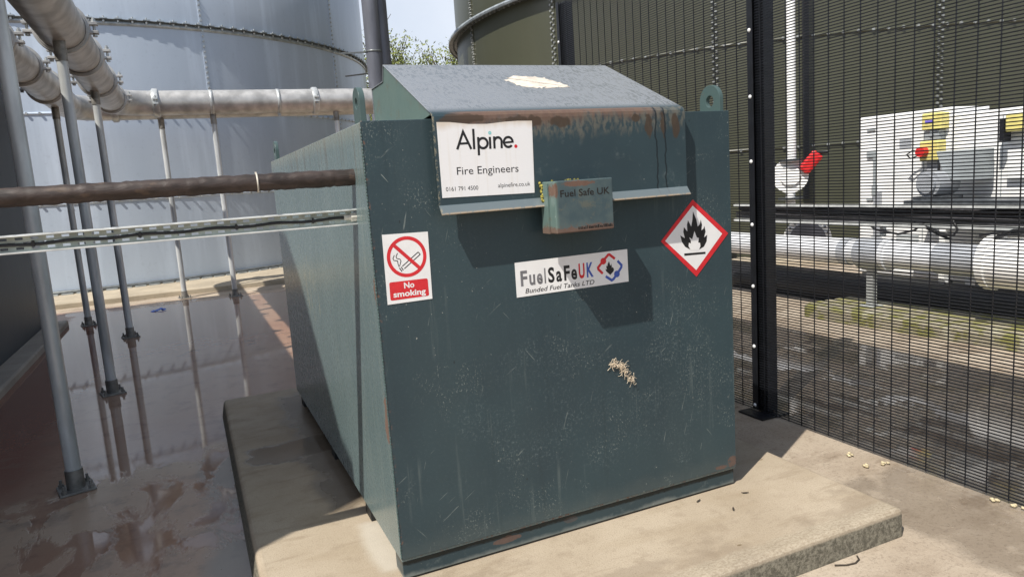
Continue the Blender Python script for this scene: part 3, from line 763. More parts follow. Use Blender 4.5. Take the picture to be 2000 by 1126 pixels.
ct = thing('cable_tray', (-2.4, .2, 1.32), 'bright slotted metal cable tray on edge below the brown lagged pipe', 'cable tray')
t = MB()
zb, zt, yb = 1.324, 1.383, .222
t.box(-2.43, .0, yb-.028, yb, zt-.002, zt); t.box(-2.43, .0, yb-.028, yb, zb, zb+.002)
t.box(-2.43, .0, yb-.030, yb-.027, zt-.006, zt-.0021); t.box(-2.43, .0, yb-.030, yb-.027, zb+.0021, zb+.006)
t.build('flange', M['bright'], ct); t = MB()
rows = [(zb+.0025, zb+.011, 0), (zb+.011, zb+.019, 1), (zb+.019, zb+.026, 0), (zb+.026, zb+.034, 2), (zb+.034, zb+.041, 0), (zb+.041, zb+.049, 1), (zb+.049, zt-.0025, 0)]
for a, c_, kd in rows:
    if kd == 0: t.box(-2.43, 0, yb-.0015, yb, a, c_)
    else:
        x = -2.43+(.02 if kd == 2 else 0)
        while x < -.02: t.box(x, x+.021, yb-.0015, yb, a, c_); x += .042
t.build('slotted_base', M['traybase'], ct)
cb = thing('power_cable', (-2.4, .21, 1.35), 'thin black cable tied along the slotted tray with white gland at the tank', 'cable')
P = [(-2.43+i*.03, .2125+.002*math.sin(i*1.7), 1.351+.0025*math.sin(i*.9)) for i in range(80)]+[(-.035, .213, 1.352)]
t = MB(); t.tube(P, .0052, 8); t.build('cable', M['cable'], cb)
for x in (-.16, -.42, -.72, -1.02, -1.3):
    t = MB(); t.box(x, x+.006, .2065, .2205, 1.341, 1.361); t.box(x-.002, x+.008, .203, .207, 1.343, 1.357); t.build('cable_tie', M['cable'], cb)
t = MB(); t.cyl((-.045, .213, 1.352), (-.02, .213, 1.352), .011, 6, False); t.cyl((-.02, .213, 1.352), (0, .213, 1.352), .017, 6, False); t.build('gland', M['gland'], cb, bevel=.002)

# ------------------------------------------------------------------ overhead pipes
PZ, PR = 2.945, .183
def coupling(root, c, ax, boltdir, mat='galv_pipe'):
    """grooved coupling: band with two bolt lugs and their bolts"""
    c = Vector(c); ax = Vector(ax); bd = Vector(boltdir)
    t = MB(); t.ringtube(c, ax, PR+.001, .075, .03, 32); t.ringtube(c, ax, PR+.002, .10, .012, 32)
    for sgn in (-1, 1):
        q = c+bd*(PR+.045)*sgn
        third = ax.cross(bd)
        for o in (-1, 1): t.obox(q+third*.035*o, (bd, ax, third), (.045, .036, .012))
    o_ = t.build('coupling', M[mat], root, bevel=.003)
    for sgn in (-1, 1):
        b = MB(); q = c+bd*(PR+.06)*sgn; third = ax.cross(bd)
        b.cyl(q-third*.085, q+third*.065, .011, 8); b.cyl(q-third*.07, q-third*.05, .02, 6, False); b.cyl(q+third*.05, q+third*.07, .02, 6, False)
        b.build('bolt', M['galv'], o_)
def arcpts(c, r, a0, a1, n=8, z=PZ):
    return [(c[0]+r*math.cos(R(a0+(a1-a0)*i/n)), c[1]+r*math.sin(R(a0+(a1-a0)*i/n)), z) for i in range(n+1)]
def run(name, label, xs, y_start, yb_, x_end, rad):
    root = thing(name, (xs, y_start, PZ), label, 'pipe', 'overhead galvanised pipe runs')
    path = [(xs, y_start, PZ)]+[(xs, y_start+(yb_-rad-y_start)*i/10, PZ) for i in range(1, 10)]+arcpts((xs+rad, yb_-rad), rad, 180, 90)
    path += [(xs+rad+(x_end-xs-rad)*i/8, yb_, PZ) for i in range(1, 9)]
    t = MB(); t.tube(path, PR, 40); t.build('pipe', M['galv_pipe'], root)
    return root
pa = run('overhead_pipe', 'nearer fat galvanised overhead pipe bending round behind the tank', -1.32, 1.75, 9.92, 6.0, .5)
for y in (4.75, 5.95, 7.55): coupling(pa, (-1.32, y, PZ), (0, 1, 0), (1, 0, 0))
coupling(pa, (-1.32, 9.25, PZ), (0, 1, 0), (1, 0, 0))
coupling(pa, (-.76, 9.92, PZ), (1, 0, 0), (0, -1, 0), 'galv'); coupling(pa, (1.6, 9.92, PZ), (1, 0, 0), (0, -1, 0), 'galv')
for x in (.02, 1.02):
    t = MB(); t.ringtube((x, 9.92, PZ), (0, 1, 0) if False else (1, 0, 0), PR, .05, .008, 32); t.cyl((x, 9.92, PZ-PR-.05), (x, 9.92, PZ-PR+.03), .028, 12); t.build('clamp', M['galv'], pa)
pb = run('overhead_pipe', 'farther fat galvanised overhead pipe along the dark wall', -1.93, 1.2, 10.5, 6.0, .5)
for y in (5.2, 6.6, 8.1): coupling(pb, (-1.93, y, PZ), (0, 1, 0), (1, 0, 0))
coupling(pb, (-1.36, 10.5, PZ), (1, 0, 0), (0, -1, 0), 'galv')

# poles under the pipes
pole = thing('support_pole', (-1.32, 2.13, -.12), 'nearest and thickest looking galvanised pole, bolted down on wet concrete', 'pole', 'galvanised pipe support poles')
bx_, by_ = -1.32, 2.13
t = MB(); t.cyl((bx_, by_, -.0), (bx_, by_, PZ-PR-.14), .040, 24); t.build('shaft', M['galv_pole'], pole)
t = MB(); t.cyl((bx_, by_, PZ-PR-.15), (bx_, by_, PZ-PR+.03), .0455, 20); t.build('head_stub', M['galv_dark'], pole)
t = MB(); t.cyl((bx_, by_, -.107), (bx_, by_, .002), .047, 20); t.build('collar', M['galv_dark'], pole)
t = MB(); t.obox((bx_, by_, -.113), ((1, .25, 0), (-.25, 1, 0), (0, 0, 1)), (.09, .09, .006)); bp = t.build('base_plate', M['galv_dark'], pole, bevel=.002)
for i in (-1, 1):
    for j in (-1, 1):
        t = MB(); q = Vector((bx_, by_, -.107))+Vector((1, .25, 0)).normalized()*.066*i+Vector((-.25, 1, 0)).normalized()*.066*j
        t.cyl(q, q+Vector((0, 0, .018)), .016, 6, False); t.cyl(q, q+Vector((0, 0, .042)), .008, 8)
        t.build('anchor_nut', M['galv_dark'], bp)
for (x, y, lab) in ((-1.31, 4.38, 'galvanised pole standing in the puddle, second nearest under the nearer overhead pipe'),
                    (-1.34, 7.22, 'galvanised pole in the puddle just before the bend of the nearer overhead pipe'),
                    (-1.93, 8.67, 'slim looking galvanised pole by the kerb under the farther overhead pipe'),
                    (-.73, 10.45, 'sunlit galvanised pole by the slab edge, left of the pair before the blue silo'),
                    (.02, 9.92, 'sunlit galvanised pole beside the silo seam, right of the pair before the blue silo'),
                    (1.93, 9.92, 'pole stub seen above the tank corner under the level silver pipe')):
    c = copy_tree(pole); c.location = (x, y, -.12); c['label'] = lab

# dark steel wall on the left
wl = MB()
prof = [(-.52, -.1), (-.52, 4.06), (-.28, 4.1), (.1, 4.42), (.6, 4.83), (1.0, 5.05), (1.4, 5.12), (1.75, 5.05), (2.4, 4.06), (8.85, 4.06), (8.85, -.1)]  # raised top is unseen, invented to cast the shadow on the tank's side
wl.prism(prof, YZ, -2.43, -5.0)
wr = thing('steel_wall', (-3.4, 4.2, -.1), 'dark blue grey steel wall of a tall enclosure at the left edge', 'wall')
wl.build('panel', M['wall_steel'], wr, bevel=.01)
t = MB(); t.box(-2.445, -2.4285, 8.80, 8.862, -.06, 4.05); t.build('lit_edge_strip', M['galv'], wr)  # panel's sunlit end edge, put in as a paler strip

# ------------------------------------------------------------------ silos
def to_px(p):
    d = Vector(p)-camo.matrix_world.translation; zz = d.dot(fwd)
    return (1000+1404.7*d.dot(r2)/zz, 563-1404.7*d.dot(u2)/zz, zz) if zz > .1 else (-9999, -9999, 1e9)
def bolts_out(root, items, mat):
    """items: (foot, axis, radius, length). The hundred that show largest are parts of their own."""
    def score(it):
        x, y, d = to_px(it[0]); face = (it[0]-camo.matrix_world.translation).dot(it[1]) < 0
        return it[2]/d if (0 < x < 2000 and 0 < y < 1126 and face) else 0
    items = sorted(items, key=score, reverse=True)
    cache = {}
    for p, d, r, l in items[:100]:
        k_ = (r, l)
        if k_ not in cache:
            t = MB(); t.cyl((0, 0, 0), (0, 0, l), r, 6, False); o = t.build('bolt', mat); cache[k_] = o
        else:
            o = cache[k_].copy(); COL.objects.link(o)
        o.parent = root; o.location = p-parent_loc(root); o.rotation_euler = d.to_track_quat('Z', 'Y').to_euler()
    t = MB()
    for p, d, r, l in items[100:]: t.cyl(p, p+d*l, r, 6, False)
    tag(t.build('bolt', mat, root), kind='stuff')
def pol(cx, cy, r, a, z): return (cx+r*math.cos(R(a)), cy+r*math.sin(R(a)), z)
def silo(root, cx, cy, r, zs, ztop, mat, a0, a1, seams, bolt, vstep, hstep, double):
    n = 160; t = MB(); BL = []
    lv = [-.04]+[z for z in zs]+[ztop]
    rings = [t.pts([pol(cx, cy, r, 360*i/n, z) for i in range(n)]) for z in lv]
    for a, b_ in zip(rings, rings[1:]):
        for i in range(n): t.face((a+i, a+(i+1) % n, b_+(i+1) % n, b_+i), True)
    top = t.pts([(cx, cy, ztop+1.2)])
    for i in range(n): t.face((rings[-1]+i, rings[-1]+(i+1) % n, top), True)
    t.build('shell', mat, root)
    for z in zs[:-1] if len(zs) > 1 else zs:
        t = MB(); m_ = 60
        A = [a0+(a1-a0)*i/m_ for i in range(m_+1)]
        pr = [(r+.001, z-.045), (r+.013, z-.045), (r+.013, z+.0), (r+.001, z+.0)]
        rg = [t.pts([pol(cx, cy, q, a, zz) for q, zz in pr]) for a in A]
        for i in range(m_):
            for j in range(3): t.face((rg[i]+j, rg[i]+j+1, rg[i+1]+j+1, rg[i+1]+j), j == 1)
        st_ = math.degrees(hstep/r); a = a0
        sm = t.build('lap_seam', mat, root)
        while a < a1:
            p0 = Vector(pol(cx, cy, r+.012, a, z-.022)); d = Vector((math.cos(R(a)), math.sin(R(a)), 0))
            BL.append((p0, d, .023, .03)); a += st_
    for sa in seams:
        t = MB()
        tx = Vector((-math.sin(R(sa)), math.cos(R(sa)), 0)); d = Vector((math.cos(R(sa)), math.sin(R(sa)), 0))
        c = Vector((cx, cy, 0))+d*(r+.004); zz0, zz1 = .0, ztop
        t.obox(c+Vector((0, 0, (zz0+zz1)/2)), (tx, d, (0, 0, 1)), (.055 if double else .03, .005, (zz1-zz0)/2))
        sm = t.build('vertical_seam', mat, root)
        z = .05
        while z < ztop:
            for o in ((-.028, .028) if double else (0,)):
                q = c+d*.005+tx*o+Vector((0, 0, z+(vstep*.5 if o > 0 else 0)))
                BL.append((q, d, .02, .028))
            z += vstep
    return BL
s1 = thing('steel_silo', (-2.25, 19.23, -.04), 'huge blue grey bolted steel silo behind the poles and overhead pipes', 'silo')
BL1 = silo(s1, -2.25, 19.23, 6.84, [1.567, 3.127, 4.69], 8.0, M['silo_blue'], -150, 5, (-128.7, -99.4, -69.5, -39.95), 'bolt', .095, .2, False)
def ringband(root, name, cx, cy, r, z0, z1, dep, a0, a1, mat, n=90):
    t = MB(); pr = [(r+.0, z0), (r+dep, z0), (r+dep, z1), (r+.0, z1)]
    rg = [t.pts([pol(cx, cy, q, a0+(a1-a0)*i/n, zz) for q, zz in pr]) for i in range(n+1)]
    for i in range(n):
        for j in range(4): t.face((rg[i]+j, rg[i]+(j+1) % 4, rg[i+1]+(j+1) % 4, rg[i+1]+j), j == 1)
    return t.build(name, mat, root)
rb = ringband(s1, 'stiffening_ring', -2.25, 19.23, 6.84, 4.685, 4.70, .06, -170, 20, M['olive_dark'])
rb2 = ringband(s1, 'stiffening_ring', -2.25, 19.23, 6.845, 4.60, 4.683, .012, -170, 20, M['ring_pale'])
t = MB(); a = -165
while a < 15:
    q = Vector(pol(-2.25, 19.23, 6.84+.035, a, 4.70)); d = Vector((math.cos(R(a)), math.sin(R(a)), 0)); tx = Vector((-d.y, d.x, 0))
    BL1.append((q-Vector((0, 0, .05)), Vector((0, 0, 1)), .018, .1)); t.obox(q+Vector((0, 0, .012)), (tx, d, (0, 0, 1)), (.06, .035, .01)); a += 1.9
tag(t.build('joint_clip', M['ring_pale'], rb), kind='stuff'); bolts_out(s1, BL1, M['bolt'])
fo = ringband(s1, 'base_angle', -2.25, 19.23, 6.84, -.04, .03, .1, -160, 10, M['olive_dark'])
t = MB(); a = -150
while a < 0:
    q = Vector(pol(-2.25, 19.23, 6.99, a, -.035)); d = Vector((math.cos(R(a)), math.sin(R(a)), 0)); tx = Vector((-d.y, d.x, 0))
    t.obox(q+Vector((0, 0, .012)), (tx, d, (0, 0, 1)), (.09, .03, .012)); a += 1.9
tag(t.build('base_clip', M['ring_pale'], fo), kind='stuff')

s2 = thing('steel_silo', (12.84, 11.72, -.04), 'huge olive green bolted steel silo beyond the mesh fence', 'silo')
BL2 = silo(s2, 12.84, 11.72, 7.45, [1.682, 3.30, 4.72], 8.6, M['silo_olive'], -210, -60, (176.6, -161.1, -138.5, -113.8, -91.2), 'boltdark', .1, .21, True)
rb = ringband(s2, 'stiffening_ring', 12.84, 11.72, 7.45, 4.69, 4.705, .2, -260, -60, M['olive_dark'])
ringband(s2, 'stiffening_ring', 12.84, 11.72, 7.638, 4.66, 4.735, .012, -260, -60, M['ring_pale'])
a = -215
while a < -100:
    q = Vector(pol(12.84, 11.72, 7.53, a, 4.705)); BL2.append((q-Vector((0, 0, .05)), Vector((0, 0, 1)), .018, .09)); a += 1.3
bolts_out(s2, BL2, M['boltgrey'])
# black downpipe channel on the olive silo
dp = MB(); q = Vector(pol(12.84, 11.72, 7.49, -128.45, 0)); d = (q-Vector((12.84, 11.72, 0))).normalized(); tx = Vector((-d.y, d.x, 0))
dp.obox(q+Vector((0, 0, 4.6)), (tx, d, (0, 0, 1)), (.045, .03, 3.75)); dp.obox(q+d*.031+Vector((0, 0, 4.6)), (tx, d, (0, 0, 1)), (.03, .004, 3.75))
tag(dp.build('cable_channel', M['black'], loc=(q.x, q.y, .85), bevel=.004), 'black vertical channel fixed on the olive silo beside the white pipe', 'channel')

# grey ducts between the silos
du = thing('vent_duct', (3.2, 11.5, -.03), 'dark grey vertical duct pair strapped to the right side of the blue silo', 'duct')
t = MB(); t.cyl((3.08, 11.5, -.03), (3.08, 11.5, 8), .15, 28); t.build('pipe', M['duct'], du)
t = MB(); t.cyl((3.30, 11.68, 3.80), (3.30, 11.68, 8), .15, 28); t.build('pipe', M['duct'], du)
t = MB(); t.ringtube((3.08, 11.5, 4.02), (0, 0, 1), .151, .035, .008, 28); t.obox((2.72, 11.62, 4.02), ((1, -.3, 0), (.3, 1, 0), (0, 0, 1)), (.24, .012, .015)); t.build('bracket', M['olive_dark'], du)
t = MB(); t.obox((2.85, 11.9, 3.66), ((1, -.9, 0), (.9, 1, 0), (0, 0, 1)), (.3, .012, .012)); t.build('bracket', M['bracket_black'], du)

# ------------------------------------------------------------------ trees
def tree(x, y, z1, rad, seed, label, n):
    random.seed(seed)
    root = thing('tree', (x, y, -.12), label, 'tree', 'trees beyond the silos')
    tr = MB(); tr.tube([(x, y, -.12), (x+.1, y, 2), (x+.05, y+.1, z1*.7)], [.26, .2, .09], 8)
    tips = []
    def branch(p, d, l, r, dep):
        P = [p]; q = p
        for i in range(3):
            d = (d+Vector((random.uniform(-.3, .3), random.uniform(-.3, .3), random.uniform(-.12, .28)))).normalized()
            q = q+d*l/3; P.append(q)
            if dep <= 1: tips.append(q)
        tr.tube(P, [r, r*.85, r*.65, r*.45], 5)
        if dep > 0:
            for i in range(4):
                nd = (d+Vector((random.uniform(-1, 1), random.uniform(-1, 1), random.uniform(-.35, .75)))).normalized()
                branch(P[random.choice((1, 2, 3))], nd, l*random.uniform(.55, .8), r*.55, dep-1)
    for i in range(13):
        a = i*2.4; zz = z1*(.2+.48*random.random())
        branch(Vector((x, y, zz)), Vector((math.cos(a), math.sin(a), random.uniform(.2, 1.1))).normalized(), rad*random.uniform(.5, .8), .08, 2)
    tr.build('trunk', M['bark'], root)
    lf = MB()
    for i in range(n):
        c = random.choice(tips); p = c+Vector((random.gauss(0, .27), random.gauss(0, .27), random.gauss(0, .24)))
        if p.z > z1+.2: continue
        u = Vector((random.uniform(-1, 1), random.uniform(-1, 1), random.uniform(-1, 1))).normalized(); v = u.orthogonal().normalized()
        l_ = random.uniform(.05, .11); w_ = l_*.55
        b = lf.pts([p-u*l_, p+v*w_, p+u*l_, p-v*w_]); lf.face(range(b, b+4))
    lf.build('crown', M['leaf'], root, fix=False)
tree(10.6, 33.5, 9.0, 3.6, 21, 'sparse spring tree in young leaf in the gap between the silos', 9500)
tree(13.8, 35.5, 9.2, 3.6, 22, 'yellow green tree just left of the olive silo edge', 9500)
tree(8.0, 33.0, 7.6, 3.0, 25, 'low leafy tree showing between the blue silo and grey duct', 9500)

# ------------------------------------------------------------------ security fence
fe = thing('security_fence', (2.6, 1.0, -.12), 'tall black close-mesh security fence standing right of the tank', 'fence')
FX, ZT, ZB = 2.6, 2.93, -.10
PH = 0.7927 % 0.09853
posts = [3.3, .965, -1.37, -3.7]
for ya, yb2 in ((3.3, .965), (.965, -1.37), (-1.37, -3.7)):
    t = MB(); z = ZB; wr_ = .0026
    while z < ZT:
        t.box(FX-wr_, FX+wr_, yb2-.028, ya+.028, z-wr_, z+wr_); z += .0157
    y = yb2-.02; y += (PH-y) % 0.09853
    while y < ya+.02:
        t.box(FX-.0031-2*wr_*.6, FX-.0031+2*wr_*.5, y-wr_*.6, y+wr_*.6, ZB-.005, ZT+.005); y += 0.09853
    t.build('mesh_panel', M['black'], fe)
    FX += .0  # panels share one line
for y in posts:
    t = MB(); t.box(2.606, 2.69, y-.088, y+.01, -.10, 2.93); po = t.build('post', M['black'], fe, bevel=.004)
    t = MB(); t.box(2.50, 2.72, y-.15, y+.06, -.118, -.107); t.build('base_plate', M['black'], po, bevel=.002)
    t = MB(); t.box(2.585, 2.5935, y-.022, y+.022, -.095, 2.94); cl = t.build('clamp_bar', M['black'], fe, bevel=.002)
    z = -.07
    while z < 2.9:
        t = MB(); t.blob((2.584, y, z), (.008, .0125, .0125), 8, 5); z += .3825; t.build('bolt', M['white'], cl)

random.seed(15)
for x, y, an, lab in ((1.322, -.045, .4, 'small dark curled leaf just in front of the tank base'), (1.544, -.09, -.5, 'thin dark leaf on the plinth by the tank corner'), (1.395, -.184, .9, 'small dark leaf fragment in the middle of the plinth front')):
    t = MB(); ca, sa = math.cos(an), math.sin(an); prev = None
    for i in range(6):
        u = (-.028+.0112*i)*.6; w_ = .0045*math.sin(math.pi*(i+.4)/5.8); zz = .003+.006*abs(u/.028)**2
        b = t.pts([(x+ca*u-sa*w_, y+sa*u+ca*w_, zz+.002), (x+ca*u, y+sa*u, zz), (x+ca*u+sa*w_, y+sa*u-ca*w_, zz+.002)])
        if prev is not None: t.face((prev, prev+1, b+1, b), True); t.face((prev+1, prev+2, b+2, b+1), True)
        prev = b
    o = t.build('dead_leaf', M['twig'], loc=(x, y, 0)); so = o.modifiers.new('solid', 'SOLIDIFY'); so.thickness = .0008
    tag(o, lab, 'leaf', 'dead leaves on the plinth')
# pale scraps along the fence, litter, dark strip for the plinth gap
random.seed(9)
for x, y, lab in ((2.484, .157, 'pale dry scrap on the concrete, farthest along the fence foot'), (2.428, .015, 'pale flat scrap left of the fence, nearest the plinth edge'),
                  (2.526, -.011, 'roundish pale scrap between two others at the fence foot'), (2.57, -.545, 'pale scrap close under the fence at the right side'),
                  (2.575, -.628, 'pale scrap right under the mesh at the right picture edge')):
    t = MB()
    for i in range(4): t.blob((x+random.gauss(0, .009), y+random.gauss(0, .012), -.112+random.random()*.006), (.008, .010, .006), 7, 5, .35)
    tag(t.build('dry_scrap', M['crumb'], loc=(x, y, -.12)), lab, 'scrap', 'pale scraps along the fence foot')
t = MB()
for dx, dy, dz in ((0, 0, 0), (.05, .03, .012), (.09, .02, .0), (-.05, -.02, -.004)): t.obox((-1.113+dx, 9.29+dy, -.108+dz), ((1, .4, .3), (-.4, 1, .1), (-.2, 0, 1)), (.025, .035, .004))
tag(t.build('plastic_scrap', M['litter'], loc=(-1.113, 9.29, -.12)), 'scrap of bright blue plastic lying in the shallow puddle', 'litter')
t = MB(); t.tube([(1.56, -.565, -.115), (1.60, -.585, -.1165), (1.64, -.592, -.1165), (1.675, -.58, -.116), (1.685, -.562, -.114)], .0035, 6)  # dark strip put in for the crack at the plinth's foot
tag(t.build('plinth_gap', M['twig'], loc=(1.57, -.59, -.12)), 'short dark curved strip standing in for the gap at the foot of the plinth', 'gap')

# ------------------------------------------------------------------ beyond the fence
lw = MB()
lw.prism([(5.03, 2.86), (5.06, 2.93), (5.16, 2.96), (5.72, 2.9), (5.86, -1.4), (5.2, -1.4)], XY, -.16, .005)
tag(lw.build('low_wall', M['mossy'], loc=(5.4, 1, -.12), bevel=.03, seg=3), 'low mossy concrete kerb wall beyond the fence', 'wall')
bp_ = MB(); bp_.tube([(6.0, 6.0, -.01), (6.0, 4.5, -.01), (6.0, 3, -.01), (6.0, 1.5, .0), (6.0, -1, .01)], .195, 24)
tag(bp_.build('black_pipe', M['blackpipe'], loc=(6, 2, -.12)), 'thick black pipe lying behind the mossy wall', 'pipe')
cp = thing('clad_pipe', (5.4, 3, .52), 'silver clad pipe carried on a post above the mossy wall', 'pipe')
def sect(name, y0, y1, r, mat, n=32):
    t = MB(); t.cyl((5.4, y0, .52), (5.4, y1, .52), r, n); return t.build(name, mat, cp, bevel=.004)
sect('cladding', 4.6, 2.72, .128, M['cladding']); sect('joint_band', 2.72, 2.63, .136, M['cladgrey']); sect('cladding', 2.63, 2.52, .122, M['cladding'])
sect('grey_section', 2.52, 2.24, .15, M['cladgrey']); sect('joint_band', 2.24, 2.20, .152, M['cladding']); sect('cladding', 2.2, 1.72, .128, M['cladding'])
sect('grey_section', 1.72, 1.28, .137, M['cladgrey'])
t = MB(); t.cyl((5.4, 1.28, .52), (5.4, 1.22, .52), .225, 36); t.tube([(5.4, 1.22, .52), (5.4, .95, .52), (5.42, .6, .54), (5.5, .2, .6)], [.205, .21, .215, .22], 32); t.build('white_elbow', M['cabwhite'], cp)
sp_ = thing('pipe_stand', (5.4, 2.42, .006), 'galvanised stand on the mossy wall holding up the silver pipe', 'pipe stand')
t = MB()
t.box(5.36, 5.366, 2.37, 2.43, .014, .37); t.box(5.36, 5.42, 2.43, 2.436, .014, .37); t.box(5.36, 5.42, 2.364, 2.37, .014, .37); t.build('channel', M['galv'], sp_)
t = MB(); t.box(5.33, 5.47, 2.33, 2.49, .006, .014); t.build('foot_plate', M['galv'], sp_)
t = MB(); t.box(5.34, 5.46, 2.37, 2.44, .37, .385); t.build('saddle', M['galv'], sp_)
t = MB(); t.box(5.52, 5.56, 2.38, 2.42, .69, .82); t.box(5.40, 5.56, 2.38, 2.42, .675, .69); t.build('tray_bracket', M['galv'], sp_)
rt = thing('cable_ladder', (5.5, 2.2, .8), 'long cable ladder with bright rails beyond the fence', 'cable tray')
for z in (.985, .81):
    t = MB(); t.box(5.38, 5.41, 4.3, -1.6, z-.012, z+.006); t.box(5.38, 5.385, 4.3, -1.6, z-.03, z-.0125); t.build('rail', M['bright'], rt)
t = MB(); t.box(5.50, 5.506, 4.3, -1.6, .79, .97); t.build('back_plate', M['blackpipe'], rt)
random.seed(4)
cbg = thing('cable_bundle', (5.45, 2.2, .88), 'bundle of sagging black cables lying in the ladder rack', 'cables')
for i in range(11):
    z = .825+i*.0135; x = 5.41+random.random()*.06; ph = random.random()*6; am = random.uniform(.003, .011)
    P = [(x+.01*math.sin(j*.7+ph), 4.3-j*.2, z+am*math.sin(j*.55+ph)) for j in range(30)]
    t = MB(); t.tube(P, random.uniform(.007, .011), 7); t.build('cable', M['cable'] if i % 3 else M['cablegrey'], cbg)
for P in ([(5.42, 2.0, .83), (5.4, 1.85, .78), (5.38, 1.7, .72), (5.4, 1.62, .69)], [(5.41, 1.95, .83), (5.37, 1.75, .77), (5.36, 1.68, .74), (5.37, 1.58, .73), (5.38, 1.55, .78), (5.39, 1.6, .85)], [(5.42, 2.5, .82), (5.38, 2.35, .75), (5.36, 2.1, .72), (5.38, 1.95, .76), (5.42, 1.88, .84)],
          [(5.36, 1.35, .74), (5.33, 1.15, .78), (5.33, .9, .77)], [(5.36, 1.3, .70), (5.31, 1.1, .76), (5.3, .9, .79)], [(5.36, 1.25, .72), (5.3, 1.05, .80), (5.3, .85, .81)]):
    t = MB(); t.tube(P, .011, 7); t.build('cable', M['cable'], cbg)

# white pipe with valve by the olive silo
vp = thing('white_pipe', (7.4, 5.37, -.1), 'white vertical pipe climbing the olive silo above the red handled valve', 'pipe')
t = MB(); t.cyl((7.4, 5.37, 1.42), (7.4, 5.37, 6.5), .06, 20); t.build('pipe', M['cabwhite'], vp)
t = MB(); t.cyl((7.4, 5.40, .72), (7.4, 5.40, 1.1), .066, 20); t.build('lower_pipe', M['cabwhite'], vp)
vv = thing('gate_valve', (7.4, 5.4, 1.05), 'white valve body with bright red handle beyond the fence', 'valve')
dirc = Vector((-.72, -.69, 0))
t = MB(); c = Vector((7.4, 5.4, 1.24)); t.cyl(c-dirc*.06, c+dirc*.07, .245, 32); t.cyl(c+dirc*.07, c+dirc*.1, .14, 24); t.build('body', M['cabwhite'], vv, bevel=.01)
t = MB(); t.cyl((7.4, 5.38, 1.44), (7.4, 5.38, 1.475), .17, 20); t.cyl((7.4, 5.4, .9), (7.4, 5.4, .93), .17, 20); t.build('flange', M['boltdark'], vv)
t = MB()
side_ = Vector((.69, -.72, 0)); 
hc = c+side_*.27+dirc*.1+Vector((0, 0, .17))
t.obox(hc, (side_*.65+Vector((0, 0, .75)), dirc, side_*.75-Vector((0, 0, .65))), (.16, .05, .085)); t.build('handle', M['redpaint'], vv, bevel=.035)
t = MB(); t.cyl(hc+Vector((0, 0, .12))+side_*.05, hc+side_*.22+Vector((0, 0, .13)), .025, 8); t.cyl(c-side_*.26+Vector((0, 0, .12)), c-side_*.2+Vector((0, 0, .2)), .05, 10); t.build('lever', M['black'], vv)
mh = thing('manhole_cover', (7.95, 5.85, .0), 'round white flanged manhole low on the olive silo behind the silver pipe', 'manhole')
q = Vector(pol(12.84, 11.72, 7.47, -128.6, .25)); d = Vector((math.cos(R(-128.6)), math.sin(R(-128.6)), 0))
t = MB(); t.cyl(q, q+d*.22, .28, 32); t.cyl(q+d*.22, q+d*.26, .345, 36); t.build('flange', M['cabwhite'], mh, bevel=.006)
t = MB(); t.cyl(q+d*.262, q+d*.30, .26, 32); t.build('lid', M['duct'], mh, bevel=.008)
tx = Vector((-d.y, d.x, 0))
for i in range(20):
    t = MB(); a = 2*math.pi*i/20; p0 = q+d*.26+tx*math.cos(a)*.305+Vector((0, 0, math.sin(a)*.305)); t.cyl(p0, p0+d*.03, .018, 6, False); t.build('bolt', M['boltdark'], mh)

# white control cabinets
def cabinet(y0, y1, z0, z1, x, label, parts):
    r_ = thing('control_cabinet', (x+.3, (y0+y1)/2, -.1), label, 'cabinet', 'white cabinets beyond the fence')
    t = MB(); t.box(x, x+.6, y1, y0, z0, z1); t.build('housing', M['cabwhite'], r_, bevel=.01)
    t = MB(); t.box(x-.012, x-.001, y1+.03, y0-.03, z0+.04, z1-.04); t.build('door', M['cabwhite'], r_, bevel=.006)
    t = MB(); t.box(x+.02, x+.58, y1+.02, y0-.02, -.1, z0-.001); t.build('plinth', M['cabgrey'], r_)
    return r_
c1 = cabinet(3.47, 2.405, .12, 1.875, 6.5, 'white control cabinet with yellow boxes and red stop button on its right', 1)
t = MB(); t.box(6.47, 6.487, 3.36, 3.26, 1.42, 1.5); t.box(6.47, 6.487, 3.36, 3.28, .95, .97); t.box(6.47, 6.487, 3.36, 3.26, 1.72, 1.74); t.build('hinge', M['cabgrey'], c1)
t = MB(); t.box(6.462, 6.487, 3.27, 3.24, 1.05, 1.5); t.box(6.455, 6.487, 3.28, 3.23, 1.0, 1.12); t.build('handle', M['cabgrey'], c1)
for y_ in (3.02, 2.68):
    t = MB(); t.box(6.484, 6.4875, y_+.004, y_-.004, .2, 1.8); t.build('door_seam', M['cabgrey'], c1)
t = MB()
for k_ in range(7): t.box(6.478, 6.4875, 2.98, 2.72, .32+k_*.04, .338+k_*.04)
t.build('vent_grille', M['cabgrey'], c1)
t = MB(); t.box(6.482, 6.4875, 2.96, 2.82, 1.5, 1.6); t.build('rating_plate', M['cladgrey'], c1)
t = MB(); t.box(6.46, 6.487, 3.26, 3.17, .3, 1.05); t.build('conduit', M['cladgrey'], c1)
c2 = cabinet(2.395, .3, .12, 1.80, 6.52, 'wide white control cabinet at the right edge with grey hopper before it', 1)
for y_ in (1.9, 1.15, .6):
    t = MB(); t.box(6.503, 6.5075, y_+.004, y_-.004, .2, 1.74); t.build('door_seam', M['cabgrey'], c2)
t = MB()
for k_ in range(5): t.box(6.44, 6.449, 1.62-k_*.07, 1.58-k_*.07, 1.2, 1.26)
t.build('indicator_row', M['cabgrey'], c2)
c2b = MB(); c2b.box(6.45, 6.505, 1.82, 1.2, 1.15, 1.72); c2b.build('meter_panel', M['cabwhite'], c2, bevel=.008)
ib = thing('isolator_box', (6.46, 2.52, 1.65), 'upper yellow box with violet label on the white cabinet', 'switch box', 'yellow switch boxes')
